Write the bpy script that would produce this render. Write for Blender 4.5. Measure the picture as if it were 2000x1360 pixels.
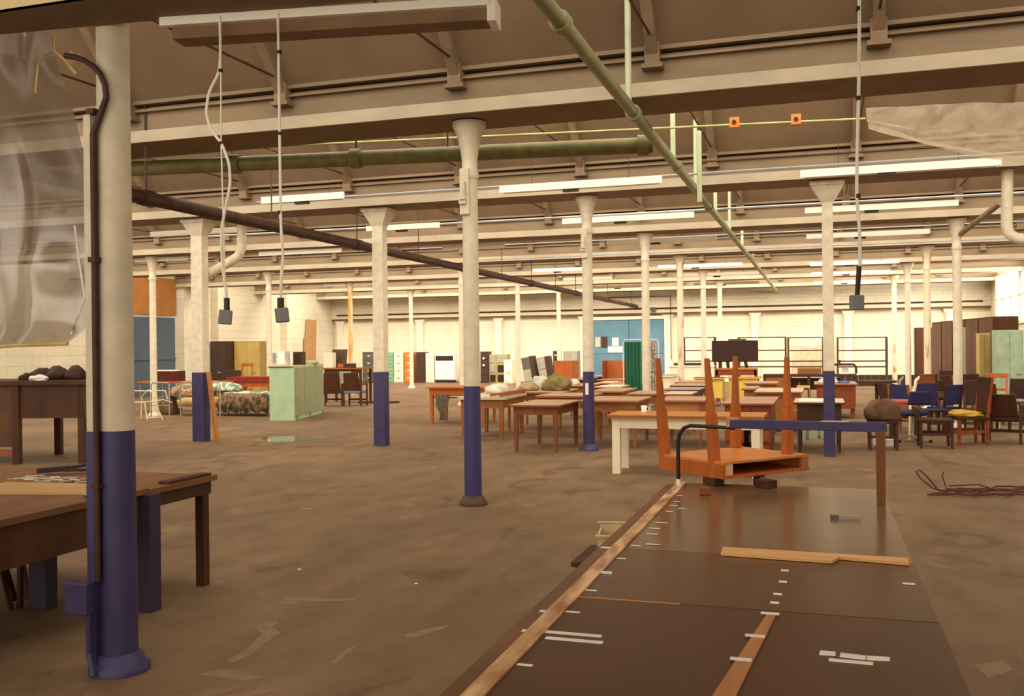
import bpy, math, random
from mathutils import Vector, noise, Matrix
S = bpy.context.scene
for o in list(bpy.data.objects): bpy.data.objects.remove(o)
COL = S.collection
R = math.radians

# ------------------------------------------------------------------ camera
CH, CF, CYAW, CPIT, CROL = 1.65, 1855.34, 0.3121, -0.0017, -0.0109
F0 = Vector((-math.sin(CYAW), math.cos(CYAW), 0)); R0 = Vector((math.cos(CYAW), math.sin(CYAW), 0)); U0 = Vector((0, 0, 1))
CFW = F0*math.cos(CPIT) + U0*math.sin(CPIT); _u = U0*math.cos(CPIT) - F0*math.sin(CPIT)
CRT = R0*math.cos(CROL) + _u*math.sin(CROL); CUP = _u*math.cos(CROL) - R0*math.sin(CROL)
cd = bpy.data.cameras.new('camera'); cam = bpy.data.objects.new('camera', cd); COL.objects.link(cam)
cd.sensor_width = 36; cd.lens = 36*CF/2000; cd.clip_start = 0.05; cd.clip_end = 300
M3 = Matrix((CRT, CUP, -CFW)).transposed()
cam.matrix_world = Matrix.Translation((0, 0, CH)) @ M3.to_4x4()
S.camera = cam

# ------------------------------------------------------------------ world, exposure
w = bpy.data.worlds.new('world'); S.world = w; w.use_nodes = True
w.node_tree.nodes['Background'].inputs[0].default_value = (1.0, 0.72, 0.45, 1)
w.node_tree.nodes['Background'].inputs[1].default_value = 0.35
S.view_settings.view_transform = 'Standard'; S.view_settings.look = 'None'
S.view_settings.gamma = 1; S.view_settings.use_curve_mapping = False
S.view_settings.exposure = -0.12

# ------------------------------------------------------------------ daylight through the roof glazing
XW0, XW1 = -23.0, 6.6            # side walls
YB = 42.2                        # end wall
ROW0, BAY = 4.04, 5.2785         # column rows along Y
def rowY(j): return ROW0 + BAY*j
SOF, SPR, RIDGE = 4.0, 4.45, 6.17
SKY_COL = (1.0, 0.90, 0.75)
# radiance of the glazing bay by bay; the glass over the near bays is dirty
SKY = {-1: 0.8, 0: 2.5, 1: 3.5, 2: 4.1, 3: 4.5, 4: 5.2, 5: 6.4, 6: 8.4}
GX = (XW0+XW1)/2
for j, rad in SKY.items():
    y0 = rowY(j)+0.42; y1 = y0+2.95
    L = bpy.data.lights.new('skylight_daylight', 'AREA'); L.shape = 'RECTANGLE'
    L.size = 28.8; L.size_y = 3.2; L.color = SKY_COL
    L.energy = rad*math.pi*28.8*3.2
    lo = bpy.data.objects.new('skylight_daylight', L); COL.objects.link(lo)
    lo.location = (GX, (y0+y1)/2, (SPR+RIDGE)/2-0.06)
    lo.rotation_euler = (R(30), 0, 0)      # facing down and away from the camera
# unseen fill light behind the camera, added to brighten the column fronts
L = bpy.data.lights.new('front_fill_light', 'AREA'); L.shape = 'RECTANGLE'; L.size = 24; L.size_y = 2.6; L.color = (1, .89, .74); L.energy = 2.9*math.pi*24*2.6
lo = bpy.data.objects.new('front_fill_light', L); COL.objects.link(lo)
lo.location = (-7.5, -3.85, 2.6); lo.rotation_euler = (R(90), 0, R(180)); lo.rotation_euler = (R(90), 0, 0)
# big end/side windows near the far right corner
L = bpy.data.lights.new('window_daylight', 'AREA'); L.shape = 'RECTANGLE'; L.size = 9; L.size_y = 1.7; L.color = (1, 0.93, 0.8); L.energy = 450
lo = bpy.data.objects.new('window_daylight', L); COL.objects.link(lo)
lo.location = (XW1-0.12, 36, 3.2); lo.rotation_euler = (0, R(90), R(0)); lo.rotation_euler = (R(90), 0, R(90))

# ------------------------------------------------------------------ pixel helpers (points of the place measured in the photograph)
def ray(x, y): return CFW + CRT*((x-1000)/CF) - CUP*((y-680)/CF)
def at(x, y, z=0.0):
    r = ray(x, y); return Vector((0, 0, CH)) + r*((z-CH)/r.z)
def atY(x, y, Y):
    r = ray(x, y); return Vector((0, 0, CH)) + r*(Y/r.y)
def atX(x, y, X):
    r = ray(x, y); return Vector((0, 0, CH)) + r*(X/r.x)
def px(P):
    d = Vector(P)-Vector((0, 0, CH)); k = d.dot(CFW); return 1000+CF*d.dot(CRT)/k, 680-CF*d.dot(CUP)/k

# ------------------------------------------------------------------ materials
def lin(c):
    return tuple(((v/255)/12.92 if v/255 <= .04045 else ((v/255+.055)/1.055)**2.4) for v in c)+(1,)
MATS = {}
def mat(name, rgb, rough=.6, var=.12, scale=6, metal=0, bump=0, rgb2=None, stretch=None, spec=.35, emit=None, thr=None):
    if name in MATS: return MATS[name]
    m = bpy.data.materials.new(name); m.use_nodes = True; nt = m.node_tree; b = nt.nodes['Principled BSDF']
    b.inputs['Roughness'].default_value = rough; b.inputs['Metallic'].default_value = metal
    b.inputs['Specular IOR Level'].default_value = spec
    tc = nt.nodes.new('ShaderNodeTexCoord'); mp = nt.nodes.new('ShaderNodeMapping')
    if stretch: mp.inputs['Scale'].default_value = stretch
    nt.links.new(tc.outputs['Object'], mp.inputs['Vector'])
    nz = nt.nodes.new('ShaderNodeTexNoise'); nz.inputs['Scale'].default_value = scale; nz.inputs['Detail'].default_value = 5
    nt.links.new(mp.outputs[0], nz.inputs['Vector'])
    cr = nt.nodes.new('ShaderNodeValToRGB'); c = lin(rgb)
    if rgb2: c2 = lin(rgb2)
    else: c2 = tuple(v*(1-2*var) for v in c[:3])+(1,)
    lo, hi = thr if thr else (.35, .65)
    cr.color_ramp.elements[0].position = lo; cr.color_ramp.elements[1].position = hi
    cr.color_ramp.elements[0].color = c2; cr.color_ramp.elements[1].color = c
    nt.links.new(nz.outputs['Fac'], cr.inputs[0]); nt.links.new(cr.outputs[0], b.inputs['Base Color'])
    if bump:
        bp = nt.nodes.new('ShaderNodeBump'); bp.inputs['Strength'].default_value = bump; bp.inputs['Distance'].default_value = .02
        nt.links.new(nz.outputs['Fac'], bp.inputs['Height']); nt.links.new(bp.outputs[0], b.inputs['Normal'])
    if emit:
        b.inputs['Emission Color'].default_value = lin(rgb); b.inputs['Emission Strength'].default_value = emit
    MATS[name] = m; return m

def brick_mat(name, rgb, mortar, axis, bw, bh, bump=.4):
    m = bpy.data.materials.new(name); m.use_nodes = True; nt = m.node_tree; b = nt.nodes['Principled BSDF']
    b.inputs['Roughness'].default_value = .8; b.inputs['Specular IOR Level'].default_value = .15
    tc = nt.nodes.new('ShaderNodeTexCoord'); sp = nt.nodes.new('ShaderNodeSeparateXYZ'); cb = nt.nodes.new('ShaderNodeCombineXYZ')
    nt.links.new(tc.outputs['Object'], sp.inputs[0])
    nt.links.new(sp.outputs['X' if axis == 'y' else 'Y'], cb.inputs['X']); nt.links.new(sp.outputs['Z'], cb.inputs['Y'])
    bk = nt.nodes.new('ShaderNodeTexBrick'); bk.inputs['Scale'].default_value = 1
    bk.inputs['Brick Width'].default_value = bw; bk.inputs['Row Height'].default_value = bh; bk.inputs['Mortar Size'].default_value = .012
    bk.inputs['Mortar Smooth'].default_value = .5
    bk.inputs['Color1'].default_value = lin(rgb); bk.inputs['Color2'].default_value = tuple(v*.94 for v in lin(rgb)[:3])+(1,)
    bk.inputs['Mortar'].default_value = lin(mortar)
    nt.links.new(cb.outputs[0], bk.inputs['Vector'])
    nz = nt.nodes.new('ShaderNodeTexNoise'); nz.inputs['Scale'].default_value = .6; nz.inputs['Detail'].default_value = 6
    nt.links.new(tc.outputs['Object'], nz.inputs['Vector'])
    mx = nt.nodes.new('ShaderNodeMix'); mx.data_type = 'RGBA'; mx.blend_type = 'MULTIPLY'
    mr = nt.nodes.new('ShaderNodeMapRange'); mr.inputs[1].default_value = .35; mr.inputs[2].default_value = .7; mr.inputs[3].default_value = .8; mr.inputs[4].default_value = 1
    nt.links.new(nz.outputs['Fac'], mr.inputs[0]); mx.inputs[0].default_value = 1
    nt.links.new(bk.outputs['Color'], mx.inputs[6]); nt.links.new(mr.outputs[0], mx.inputs[7]); nt.links.new(mx.outputs[2], b.inputs['Base Color'])
    bp = nt.nodes.new('ShaderNodeBump'); bp.inputs['Strength'].default_value = bump; bp.inputs['Distance'].default_value = .02
    bp.invert = True
    nt.links.new(bk.outputs['Fac'], bp.inputs['Height']); nt.links.new(bp.outputs[0], b.inputs['Normal'])
    return m

def floor_mat():
    m = bpy.data.materials.new('worn_floor'); m.use_nodes = True; nt = m.node_tree; b = nt.nodes['Principled BSDF']
    tc = nt.nodes.new('ShaderNodeTexCoord')
    def nz(scale, det, st=(1, 1, 1), dist=0):
        mp = nt.nodes.new('ShaderNodeMapping'); mp.inputs['Scale'].default_value = st
        n = nt.nodes.new('ShaderNodeTexNoise'); n.inputs['Scale'].default_value = scale; n.inputs['Detail'].default_value = det; n.inputs['Distortion'].default_value = dist
        nt.links.new(tc.outputs['Object'], mp.inputs[0]); nt.links.new(mp.outputs[0], n.inputs['Vector']); return n
    def ramp(src, stops):
        r = nt.nodes.new('ShaderNodeValToRGB'); e = r.color_ramp.elements
        e[0].position, e[0].color = stops[0]; e[1].position, e[1].color = stops[-1]
        for p, c in stops[1:-1]:
            q = e.new(p); q.color = c
        nt.links.new(src, r.inputs[0]); return r
    a = nz(.55, 7, (1, .5, 1), .4); c = nz(3.5, 8, (1, .45, 1)); s = nz(1.5, 9, (1, .6, 1), 1.6); g = nz(60, 3)
    base = ramp(a.outputs['Fac'], [(.32, lin((104, 81, 58))), (.5, lin((114, 90, 65))), (.68, lin((125, 100, 74)))])
    fine = ramp(c.outputs['Fac'], [(.3, (.8, .78, .76, 1)), (.7, (1.12, 1.12, 1.12, 1))])
    stain = ramp(s.outputs['Fac'], [(.33, (.72, .68, .64, 1)), (.4, (1, 1, 1, 1)), (.62, (1, 1, 1, 1)), (.66, (1.28, 1.27, 1.25, 1))])
    grit = ramp(g.outputs['Fac'], [(.3, (.88, .88, .88, 1)), (.7, (1.08, 1.08, 1.08, 1))])
    prev = base.outputs[0]
    for x in (fine, stain, grit):
        mx = nt.nodes.new('ShaderNodeMix'); mx.data_type = 'RGBA'; mx.blend_type = 'MULTIPLY'; mx.inputs[0].default_value = 1
        nt.links.new(prev, mx.inputs[6]); nt.links.new(x.outputs[0], mx.inputs[7]); prev = mx.outputs[2]
    nt.links.new(prev, b.inputs['Base Color'])
    mr = nt.nodes.new('ShaderNodeMapRange'); mr.inputs[3].default_value = .5; mr.inputs[4].default_value = .8
    nt.links.new(s.outputs['Fac'], mr.inputs[0]); nt.links.new(mr.outputs[0], b.inputs['Roughness'])
    b.inputs['Specular IOR Level'].default_value = .3
    bp = nt.nodes.new('ShaderNodeBump'); bp.inputs['Strength'].default_value = .25; bp.inputs['Distance'].default_value = .01
    nt.links.new(c.outputs['Fac'], bp.inputs['Height']); nt.links.new(bp.outputs[0], b.inputs['Normal'])
    return m

def sheet_mat(name, alpha_lo, alpha_hi, col):
    m = bpy.data.materials.new(name); m.use_nodes = True; nt = m.node_tree; out = nt.nodes['Material Output']
    nt.nodes.remove(nt.nodes['Principled BSDF'])
    tc = nt.nodes.new('ShaderNodeTexCoord'); mp = nt.nodes.new('ShaderNodeMapping'); mp.inputs['Scale'].default_value = (2.2, 2.2, .5)
    n = nt.nodes.new('ShaderNodeTexNoise'); n.inputs['Scale'].default_value = 2.2; n.inputs['Detail'].default_value = 4; n.inputs['Distortion'].default_value = .8
    nt.links.new(tc.outputs['Object'], mp.inputs[0]); nt.links.new(mp.outputs[0], n.inputs['Vector'])
    mr = nt.nodes.new('ShaderNodeMapRange'); mr.inputs[1].default_value = .3; mr.inputs[2].default_value = .7; mr.inputs[3].default_value = alpha_lo; mr.inputs[4].default_value = alpha_hi
    nt.links.new(n.outputs['Fac'], mr.inputs[0])
    df = nt.nodes.new('ShaderNodeBsdfDiffuse'); df.inputs[0].default_value = lin(col)
    tl = nt.nodes.new('ShaderNodeBsdfTranslucent'); tl.inputs[0].default_value = lin(col)
    gs = nt.nodes.new('ShaderNodeBsdfGlossy'); gs.inputs['Roughness'].default_value = .2
    tr_ = nt.nodes.new('ShaderNodeBsdfTransparent')
    def mix(f, a, b):
        x = nt.nodes.new('ShaderNodeMixShader')
        if isinstance(f, float): x.inputs[0].default_value = f
        else: nt.links.new(f, x.inputs[0])
        nt.links.new(a, x.inputs[1]); nt.links.new(b, x.inputs[2]); return x.outputs[0]
    body = mix(.55, df.outputs[0], tl.outputs[0]); body = mix(.12, body, gs.outputs[0])
    nt.links.new(mix(mr.outputs[0], tr_.outputs[0], body), out.inputs['Surface'])
    return m

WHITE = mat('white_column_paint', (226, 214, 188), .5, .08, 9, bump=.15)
WHITE_RUST = mat('white_paint_with_rust', (226, 212, 182), .55, .1, 3.2, bump=.15, rgb2=(176, 112, 48), stretch=(2.5, 2.5, .6), thr=(.34, .46))
WHITE_FLAT = mat('white_paint', (230, 220, 198), .5, .05, 4)
BLUE = mat('blue_paint', (64, 56, 96), .5, .12, 5, rgb2=(54, 48, 84))
BLUE_WORN = mat('worn_blue_paint', (62, 58, 102), .45, .1, 11, rgb2=(104, 84, 64), thr=(.27, .33), bump=.2, stretch=(1, 1, .7))
BEAM = mat('beam_paint', (142, 120, 92), .6, .1, 2.5, stretch=(.5, 1, 2))
FLANGE = mat('beam_flange_paint', (190, 174, 148), .5, .1, 3, stretch=(.6, 1, 1))
SOFFIT_SHADE = mat('soffit_shade_tone', (134, 106, 76), .7, .1, 3)  # beam paint darkened: the shade of the underside is put into the colour
BOARD = mat('roof_lining', (132, 108, 82), .85, .1, 1.3, bump=.15)
RAFT = mat('rafter_paint', (142, 118, 92), .7, .12, 4)
ROD = mat('dull_iron', (84, 58, 38), .6, .15, 8)
PIPEB = mat('dark_brown_pipe', (70, 40, 26), .55, .2, 10, rgb2=(52, 28, 16))
PIPEG = mat('green_pipe_paint', (150, 152, 108), .5, .1, 8)
PIPEO = mat('olive_pipe_paint', (122, 116, 66), .5, .15, 8)
LAMPW = mat('white_enamel', (238, 232, 216), .35, .02, 3)
COND = mat('grey_conduit', (168, 170, 172), .4, .05, 6, metal=.2)
ORANGE = mat('orange_plastic', (224, 130, 48), .5, .05, 6)
BLACK = mat('black_fittings', (44, 26, 16), .5, .1, 6)
DKBROWN = mat('dark_brown_wood', (78, 42, 20), .55, .2, 4, stretch=(1, 1, .3), bump=.1)
OAK = mat('oak_wood', (158, 96, 44), .5, .15, 5, stretch=(.4, 3, 3), bump=.08)
OAKL = mat('light_oak_wood', (186, 122, 60), .5, .12, 5, stretch=(.4, 3, 3))
REDWD = mat('red_brown_wood', (146, 68, 32), .5, .15, 5, stretch=(.4, 3, 3))
ORWD = mat('orange_varnished_wood', (184, 98, 42), .35, .12, 6, stretch=(3, 3, .5))
ORFACE = mat('orange_plywood', (206, 128, 62), .4, .1, 3, stretch=(1, 4, 1))
TOPW = mat('worn_table_top', (176, 142, 112), .55, .14, 3, stretch=(.6, 3, 1), bump=.05)
TOPP = mat('pale_table_top', (204, 184, 158), .55, .12, 3, stretch=(.6, 2, 1))
TOPG = mat('grey_table_top', (150, 140, 130), .5, .1, 3)
CREAM = mat('cream_paint', (240, 226, 198), .5, .04, 5)
YEL = mat('yellow_paint', (226, 196, 84), .5, .08, 5)
MINT = mat('mint_green_paint', (170, 196, 158), .5, .06, 4)
MINTD = mat('mint_green_door_paint', (150, 156, 122), .5, .06, 4)
PALEMINT = mat('pale_mint_paint', (206, 212, 188), .5, .05, 4)
GREENP = mat('filing_green_paint', (120, 170, 128), .5, .06, 4)
GREY = mat('dark_grey_steel', (88, 86, 74), .5, .1, 5)
GREYL = mat('light_grey_steel', (156, 150, 134), .5, .1, 6)
DKSTEEL = mat('brown_black_steel', (66, 46, 32), .5, .12, 5)
GOLD = mat('ochre_metal_paint', (188, 160, 88), .5, .08, 4)
GOLDD = mat('dull_ochre_paint', (158, 134, 76), .5, .1, 4)
TEAL = mat('green_curtain_cloth', (52, 118, 90), .8, .15, 3, stretch=(8, 8, .3))
FLOW = mat('floral_cloth', (218, 208, 190), .85, .1, 14, rgb2=(150, 120, 106), thr=(.42, .55))
BEDC = mat('floral_mattress_cloth', (214, 200, 178), .85, .1, 6, rgb2=(104, 128, 108), thr=(.46, .56), bump=.2)
BEDP = mat('floral_pillow_cloth', (214, 200, 178), .85, .1, 9, rgb2=(110, 140, 118), thr=(.47, .55))
BEDC2 = mat('faded_floral_cloth', (178, 136, 108), .85, .1, 7, rgb2=(92, 92, 66), thr=(.45, .56), bump=.2)
DOORB = mat('blue_door_paint', (92, 130, 150), .55, .08, 2)
DOORD = mat('dull_blue_door_paint', (80, 92, 104), .6, .08, 2)
BOARDO = mat('orange_board', (166, 110, 54), .7, .1, 2)
HARDB = mat('brown_hardboard', (176, 136, 92), .7, .08, 2)
CHROME = mat('chrome', (210, 205, 195), .25, .02, 4, metal=.9)
GALV = mat('grey_metal_tube', (160, 150, 134), .45, .05, 6, metal=.3)
PAPER = mat('white_paper', (236, 230, 214), .7, .06, 6)
TAPE = mat('white_tape', (222, 216, 204), .5, .06, 10)
OLIVEC = mat('olive_tarpaulin', (132, 116, 66), .85, .15, 4, bump=.3)
TANC = mat('tan_canvas', (168, 140, 98), .85, .12, 5, bump=.3)
GREYC = mat('grey_dust_sheet', (206, 200, 184), .8, .14, 5, bump=.3)
DKCLOTH = mat('grey_rag_cloth', (112, 98, 82), .9, .15, 9, bump=.3)
BAGC = mat('brown_bag_cloth', (108, 78, 56), .85, .15, 5, bump=.3, rgb2=(80, 50, 32))
BUNDLE = mat('dark_bundle_cloth', (58, 36, 26), .8, .15, 6, bump=.3)
PINK = mat('pink_cloth', (176, 84, 84), .8, .08, 5)
YCLOTH = mat('ochre_cushion_cloth', (186, 144, 48), .85, .12, 6, bump=.2)
NAVY = mat('navy_upholstery', (44, 38, 78), .8, .12, 6)
DKUPH = mat('dark_brown_upholstery', (62, 34, 20), .75, .15, 6)
LAM = mat('dark_brown_laminate', (78, 44, 20), .36, .08, 3, spec=.5)
LAM2 = mat('brown_laminate', (104, 78, 54), .2, .08, 3, spec=.5)
EDGE = mat('worn_edge_strip', (214, 178, 136), .55, .14, 7, stretch=(3, .6, 1), rgb2=(150, 102, 66))
EDGED = mat('brown_edge_strip', (116, 78, 50), .5, .15, 5, stretch=(3, .4, 1))
BATTEN = mat('raw_wood_batten', (206, 156, 100), .6, .1, 7, stretch=(.6, 4, 1))
RULER = mat('wooden_ruler_strip', (176, 118, 74), .5, .1, 6, stretch=(3, .5, 1))
PUD = mat('wet_floor', (92, 80, 66), .04, .05, 3, spec=.8)
PLAST = sheet_mat('polythene_sheet', .68, .84, (136, 118, 102))
PLAST2 = sheet_mat('polythene_canopy', .4, .85, (182, 166, 144))
WIRE = mat('rusty_wire', (88, 46, 24), .7, .2, 8)
WGLASS = mat('daylit_glass', (255, 248, 232), .3, .02, 3, emit=.9)
SKYG = mat('roof_glass', (225, 215, 195), .4, .1, 2, emit=.5)
YSTR = mat('yellow_strap', (206, 176, 104), .5, .06, 6)
RED = mat('maroon_cloth', (136, 42, 24), .8, .12, 5)
FLOORM = floor_mat()
BRICK_Y = brick_mat('white_brick_end', (240, 230, 204), (222, 208, 178), 'y', .46, .15)
BRICK_X = brick_mat('white_block_side', (226, 216, 190), (206, 194, 164), 'x', .62, .3, .3)

# ------------------------------------------------------------------ mesh building
class MB:
    def __init__(s): s.v = []; s.f = []
    def hexa(s, P):
        n = len(s.v); s.v += [tuple(p) for p in P]
        for q in ((0, 3, 2, 1), (4, 5, 6, 7), (0, 1, 5, 4), (1, 2, 6, 5), (2, 3, 7, 6), (3, 0, 4, 7)): s.f.append(tuple(n+i for i in q))
        return s
    def box(s, x0, x1, y0, y1, z0, z1):
        return s.hexa([(x0, y0, z0), (x1, y0, z0), (x1, y1, z0), (x0, y1, z0), (x0, y0, z1), (x1, y0, z1), (x1, y1, z1), (x0, y1, z1)])
    def frus(s, cx, cy, z0, z1, w0, w1, dx=0, dy=0):
        a, b = w0/2, w1/2
        return s.hexa([(cx-a, cy-a, z0), (cx+a, cy-a, z0), (cx+a, cy+a, z0), (cx-a, cy+a, z0), (cx+dx-b, cy+dy-b, z1), (cx+dx+b, cy+dy-b, z1), (cx+dx+b, cy+dy+b, z1), (cx+dx-b, cy+dy+b, z1)])
    def bar(s, a, b, w, h=None):
        a = Vector(a); b = Vector(b); h = h or w; d = (b-a).normalized()
        up = Vector((0, 0, 1)) if abs(d.z) < .9 else Vector((0, 1, 0))
        x = d.cross(up).normalized(); y = x.cross(d).normalized()
        P = []
        for c in (a, b):
            for i, k in ((-1, -1), (1, -1), (1, 1), (-1, 1)): P.append(c+x*(i*w/2)+y*(k*h/2))
        return s.hexa(P)
    def tube(s, pts, r, n=8, close=False):
        pts = [Vector(p) for p in pts]; base = len(s.v); m = len(pts); up0 = None
        for i, p in enumerate(pts):
            if close: t = pts[(i+1) % m]-pts[i-1]
            else: t = (pts[min(i+1, m-1)]-pts[max(i-1, 0)])
            t.normalize()
            if up0 is None: up0 = Vector((0, 0, 1)) if abs(t.z) < .9 else Vector((0, 1, 0))
            x = t.cross(up0)
            if x.length < 1e-4: x = t.cross(Vector((1, 0, 0)))
            x.normalize(); y = x.cross(t).normalized(); up0 = y
            rr = r[i] if isinstance(r, (list, tuple)) else r
            for k in range(n):
                a = 2*math.pi*k/n; s.v.append(tuple(p+x*(rr*math.cos(a))+y*(rr*math.sin(a))))
        for i in range(m if close else m-1):
            a, b = base+i*n, base+((i+1) % m)*n
            for k in range(n): s.f.append((a+k, a+(k+1) % n, b+(k+1) % n, b+k))
        if not close: s.caps(base, base+(m-1)*n, n)
        return s
    def lathe(s, prof, cx=0, cy=0, n=24, sq=False):
        base = len(s.v)
        for r, z in prof:
            for k in range(n):
                a = 2*math.pi*(k+.5)/n; s.v.append((cx+r*math.cos(a), cy+r*math.sin(a), z))
        for i in range(len(prof)-1):
            a, b = base+i*n, base+(i+1)*n
            for k in range(n): s.f.append((a+k, a+(k+1) % n, b+(k+1) % n, b+k))
        s.caps(base, base+(len(prof)-1)*n, n)
        return s
    def caps(s, a, b, n):          # end faces on rings of their own, so the side shading stays straight
        for q, rev in ((a, True), (b, False)):
            c = len(s.v); s.v += [s.v[q+k] for k in range(n)]
            f = tuple(c+k for k in range(n)); s.f.append(f[::-1] if rev else f)
    def prism(s, poly, z0, z1):
        n = len(poly); b = len(s.v)
        s.v += [(x, y, z0) for x, y in poly]+[(x, y, z1) for x, y in poly]
        s.f.append(tuple(b+i for i in range(n))[::-1]); s.f.append(tuple(b+n+i for i in range(n)))
        for i in range(n): s.f.append((b+i, b+(i+1) % n, b+n+(i+1) % n, b+n+i))
        return s
    def panel_x(s, poly, y0, y1):      # polygon in xz, extruded along y
        n = len(poly); b = len(s.v)
        s.v += [(x, y0, z) for x, z in poly]+[(x, y1, z) for x, z in poly]
        s.f.append(tuple(b+i for i in range(n))); s.f.append(tuple(b+n+i for i in range(n))[::-1])
        for i in range(n): s.f.append((b+i, b+n+i, b+n+(i+1) % n, b+(i+1) % n))
        return s
    def blob(s, c, r, seed=0, amp=.25, n=20, m=12, flat=-.55, fr=1.6):
        base = len(s.v); o = Vector((seed*3.7, seed*1.3, seed*2.1))
        for i in range(m+1):
            th = math.pi*i/m
            for k in range(n):
                a = 2*math.pi*k/n
                d = Vector((math.sin(th)*math.cos(a), math.sin(th)*math.sin(a), math.cos(th)))
                q = 1+amp*noise.noise(d*fr+o)+amp*.5*noise.noise(d*fr*2.7+o)
                z = max(d.z*q, flat)
                s.v.append((c[0]+d.x*q*r[0], c[1]+d.y*q*r[1], c[2]+(z-flat)*r[2]))
        for i in range(m):
            for k in range(n): s.f.append((base+i*n+k, base+(i+1)*n+k, base+(i+1)*n+(k+1) % n, base+i*n+(k+1) % n))
        return s
    def build(s, name, m, parent=None, smooth=False, bevel=0, kind=None, loc=None, rz=0):
        me = bpy.data.meshes.new(name); me.from_pydata(s.v, [], s.f); me.update()
        me.materials.append(m)
        if smooth:
            for p in me.polygons: p.use_smooth = len(p.vertices) == 4
        o = bpy.data.objects.new(name, me); COL.objects.link(o)
        if parent: o.parent = parent
        if loc: o.location = loc
        if rz: o.rotation_euler.z = rz
        if bevel:
            b = o.modifiers.new('bevel', 'BEVEL'); b.width = bevel; b.segments = 2; b.limit_method = 'ANGLE'; b.angle_limit = R(40)
        if kind: o['kind'] = kind
        return o
def thing(name, label, cat, loc=(0, 0, 0), rz=0, group=None):
    o = bpy.data.objects.new(name, None); COL.objects.link(o); o.location = loc; o.rotation_euler.z = rz
    o['label'] = label; o['category'] = cat
    if group: o['group'] = group
    o.empty_display_size = .1
    return o
def tag(o, label, cat, group=None, kind=None):
    o['label'] = label; o['category'] = cat
    if group: o['group'] = group
    if kind: o['kind'] = kind
    return o
def struct(name, mb, m, parent=None, **k): return mb.build(name, m, parent, kind=None if parent else 'structure', **k)
def copy_tree(o, parent=None):
    c = o.copy(); COL.objects.link(c)
    if parent: c.parent = parent
    for ch in list(o.children): copy_tree(ch, c)
    return c

# ================================================================== THE SETTING
struct('floor', MB().box(XW0-.3, XW1+.3, -4.3, YB+.6, -.12, 0), FLOORM)
YBK = -4.0
# end wall: recessed lower panels, projecting upper wall
wb = struct('wall_back', MB().box(XW0-.3, XW1+.3, YB+.22, YB+.5, 0, 4.6).box(XW0-.3, XW1+.3, YB, YB+.22, 3.05, 4.6), BRICK_Y)
struct('wall_left', MB().box(XW0-.3, XW0, YBK-.3, YB+.5, 0, 4.6), BRICK_X)
struct('wall_right', MB().box(XW1, XW1+.3, YBK-.3, YB+.5, 0, 4.6), BRICK_X)
struct('wall_front', MB().box(XW0-.3, XW1+.3, YBK-.3, YBK, 0, 6.5), BRICK_Y)
# brick piers of the left wall
n = 0
for y in (30.15, 32.3, 37.4):
    n += 1
    struct('trim_%d' % n, MB().box(XW0, XW0+.35, y, y+(1.5 if y < 31 else .4), 0, 4.35), BRICK_X)
# pilasters of the end wall
for x in (-22.6, -18.3, -14.3, -10.2, -6.35, -2.59, 1.2, 5.1):
    n += 1
    m_ = MB().box(x-.16, x+.16, YB+.02, YB+.22, 0, 2.78).hexa([(x-.16, YB+.02, 2.78), (x+.16, YB+.02, 2.78), (x+.16, YB+.22, 2.78), (x-.16, YB+.22, 2.78), (x-.28, YB-.02, 3.05), (x+.28, YB-.02, 3.05), (x+.28, YB+.22, 3.05), (x-.28, YB+.22, 3.05)])
    struct('trim_%d' % n, m_, WHITE_FLAT)
n += 1; struct('trim_%d' % n, MB().box(XW0, XW1, YB-.05, YB, 3.0, 3.08), mat('string_course_shade', (108, 76, 46), .7, .15, 3))  # string course coloured dark to paint in the shadow line under the upper wall

# roof: board slopes rise towards the camera side, glazing rises away from it
bm = MB(); gl = MB(); t = .05
for j in range(-2, 8):
    yb = rowY(j)-.36; yr = rowY(j-1)+.39+2.98
    if j == -2: continue
    bm.hexa([(XW0, yb, SPR), (XW1, yb, SPR), (XW1, yb, SPR+t), (XW0, yb, SPR+t), (XW0, yr, RIDGE), (XW1, yr, RIDGE), (XW1, yr, RIDGE+t), (XW0, yr, RIDGE+t)])
bm.box(XW0, XW1, rowY(7)+.3, YB+.3, SPR, SPR+t)
ceil = struct('ceiling', bm, BOARD)
wn = 0
for j in range(-2, 7):
    y0 = rowY(j)+.39; y1 = y0+2.98; wn += 1
    g = struct('window_%d' % wn, MB().hexa([(XW0, y0, SPR), (XW1, y0, SPR), (XW1, y0, SPR+.01), (XW0, y0, SPR+.01), (XW0, y1, RIDGE), (XW1, y1, RIDGE), (XW1, y1, RIDGE+.01), (XW0, y1, RIDGE+.01)]), SKYG)
    fb = MB()
    x = XW0+.3
    while x < XW1: fb.bar((x, y0, SPR+.04), (x, y1, RIDGE+.04), .035, .05); x += .75
    fb.build('glazing_bar', RAFT, g)
for x0 in [-19.5+4*k for k in range(6)]:  # unseen windows behind the camera, added to go with the fill light
    wn += 1
    g = struct('window_%d' % wn, MB().box(x0, x0+3.4, YBK, YBK+.03, 1.3, 3.9), WGLASS)
    fb = MB()
    for k in range(5): fb.box(x0+k*.85-.03, x0+k*.85+.03, YBK+.03, YBK+.08, 1.25, 3.95)
    for z in (1.25, 2.6, 3.9): fb.box(x0, x0+3.4, YBK+.03, YBK+.08, z-.03, z+.03)
    fb.build('window_frame', WHITE_FLAT, g)
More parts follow.
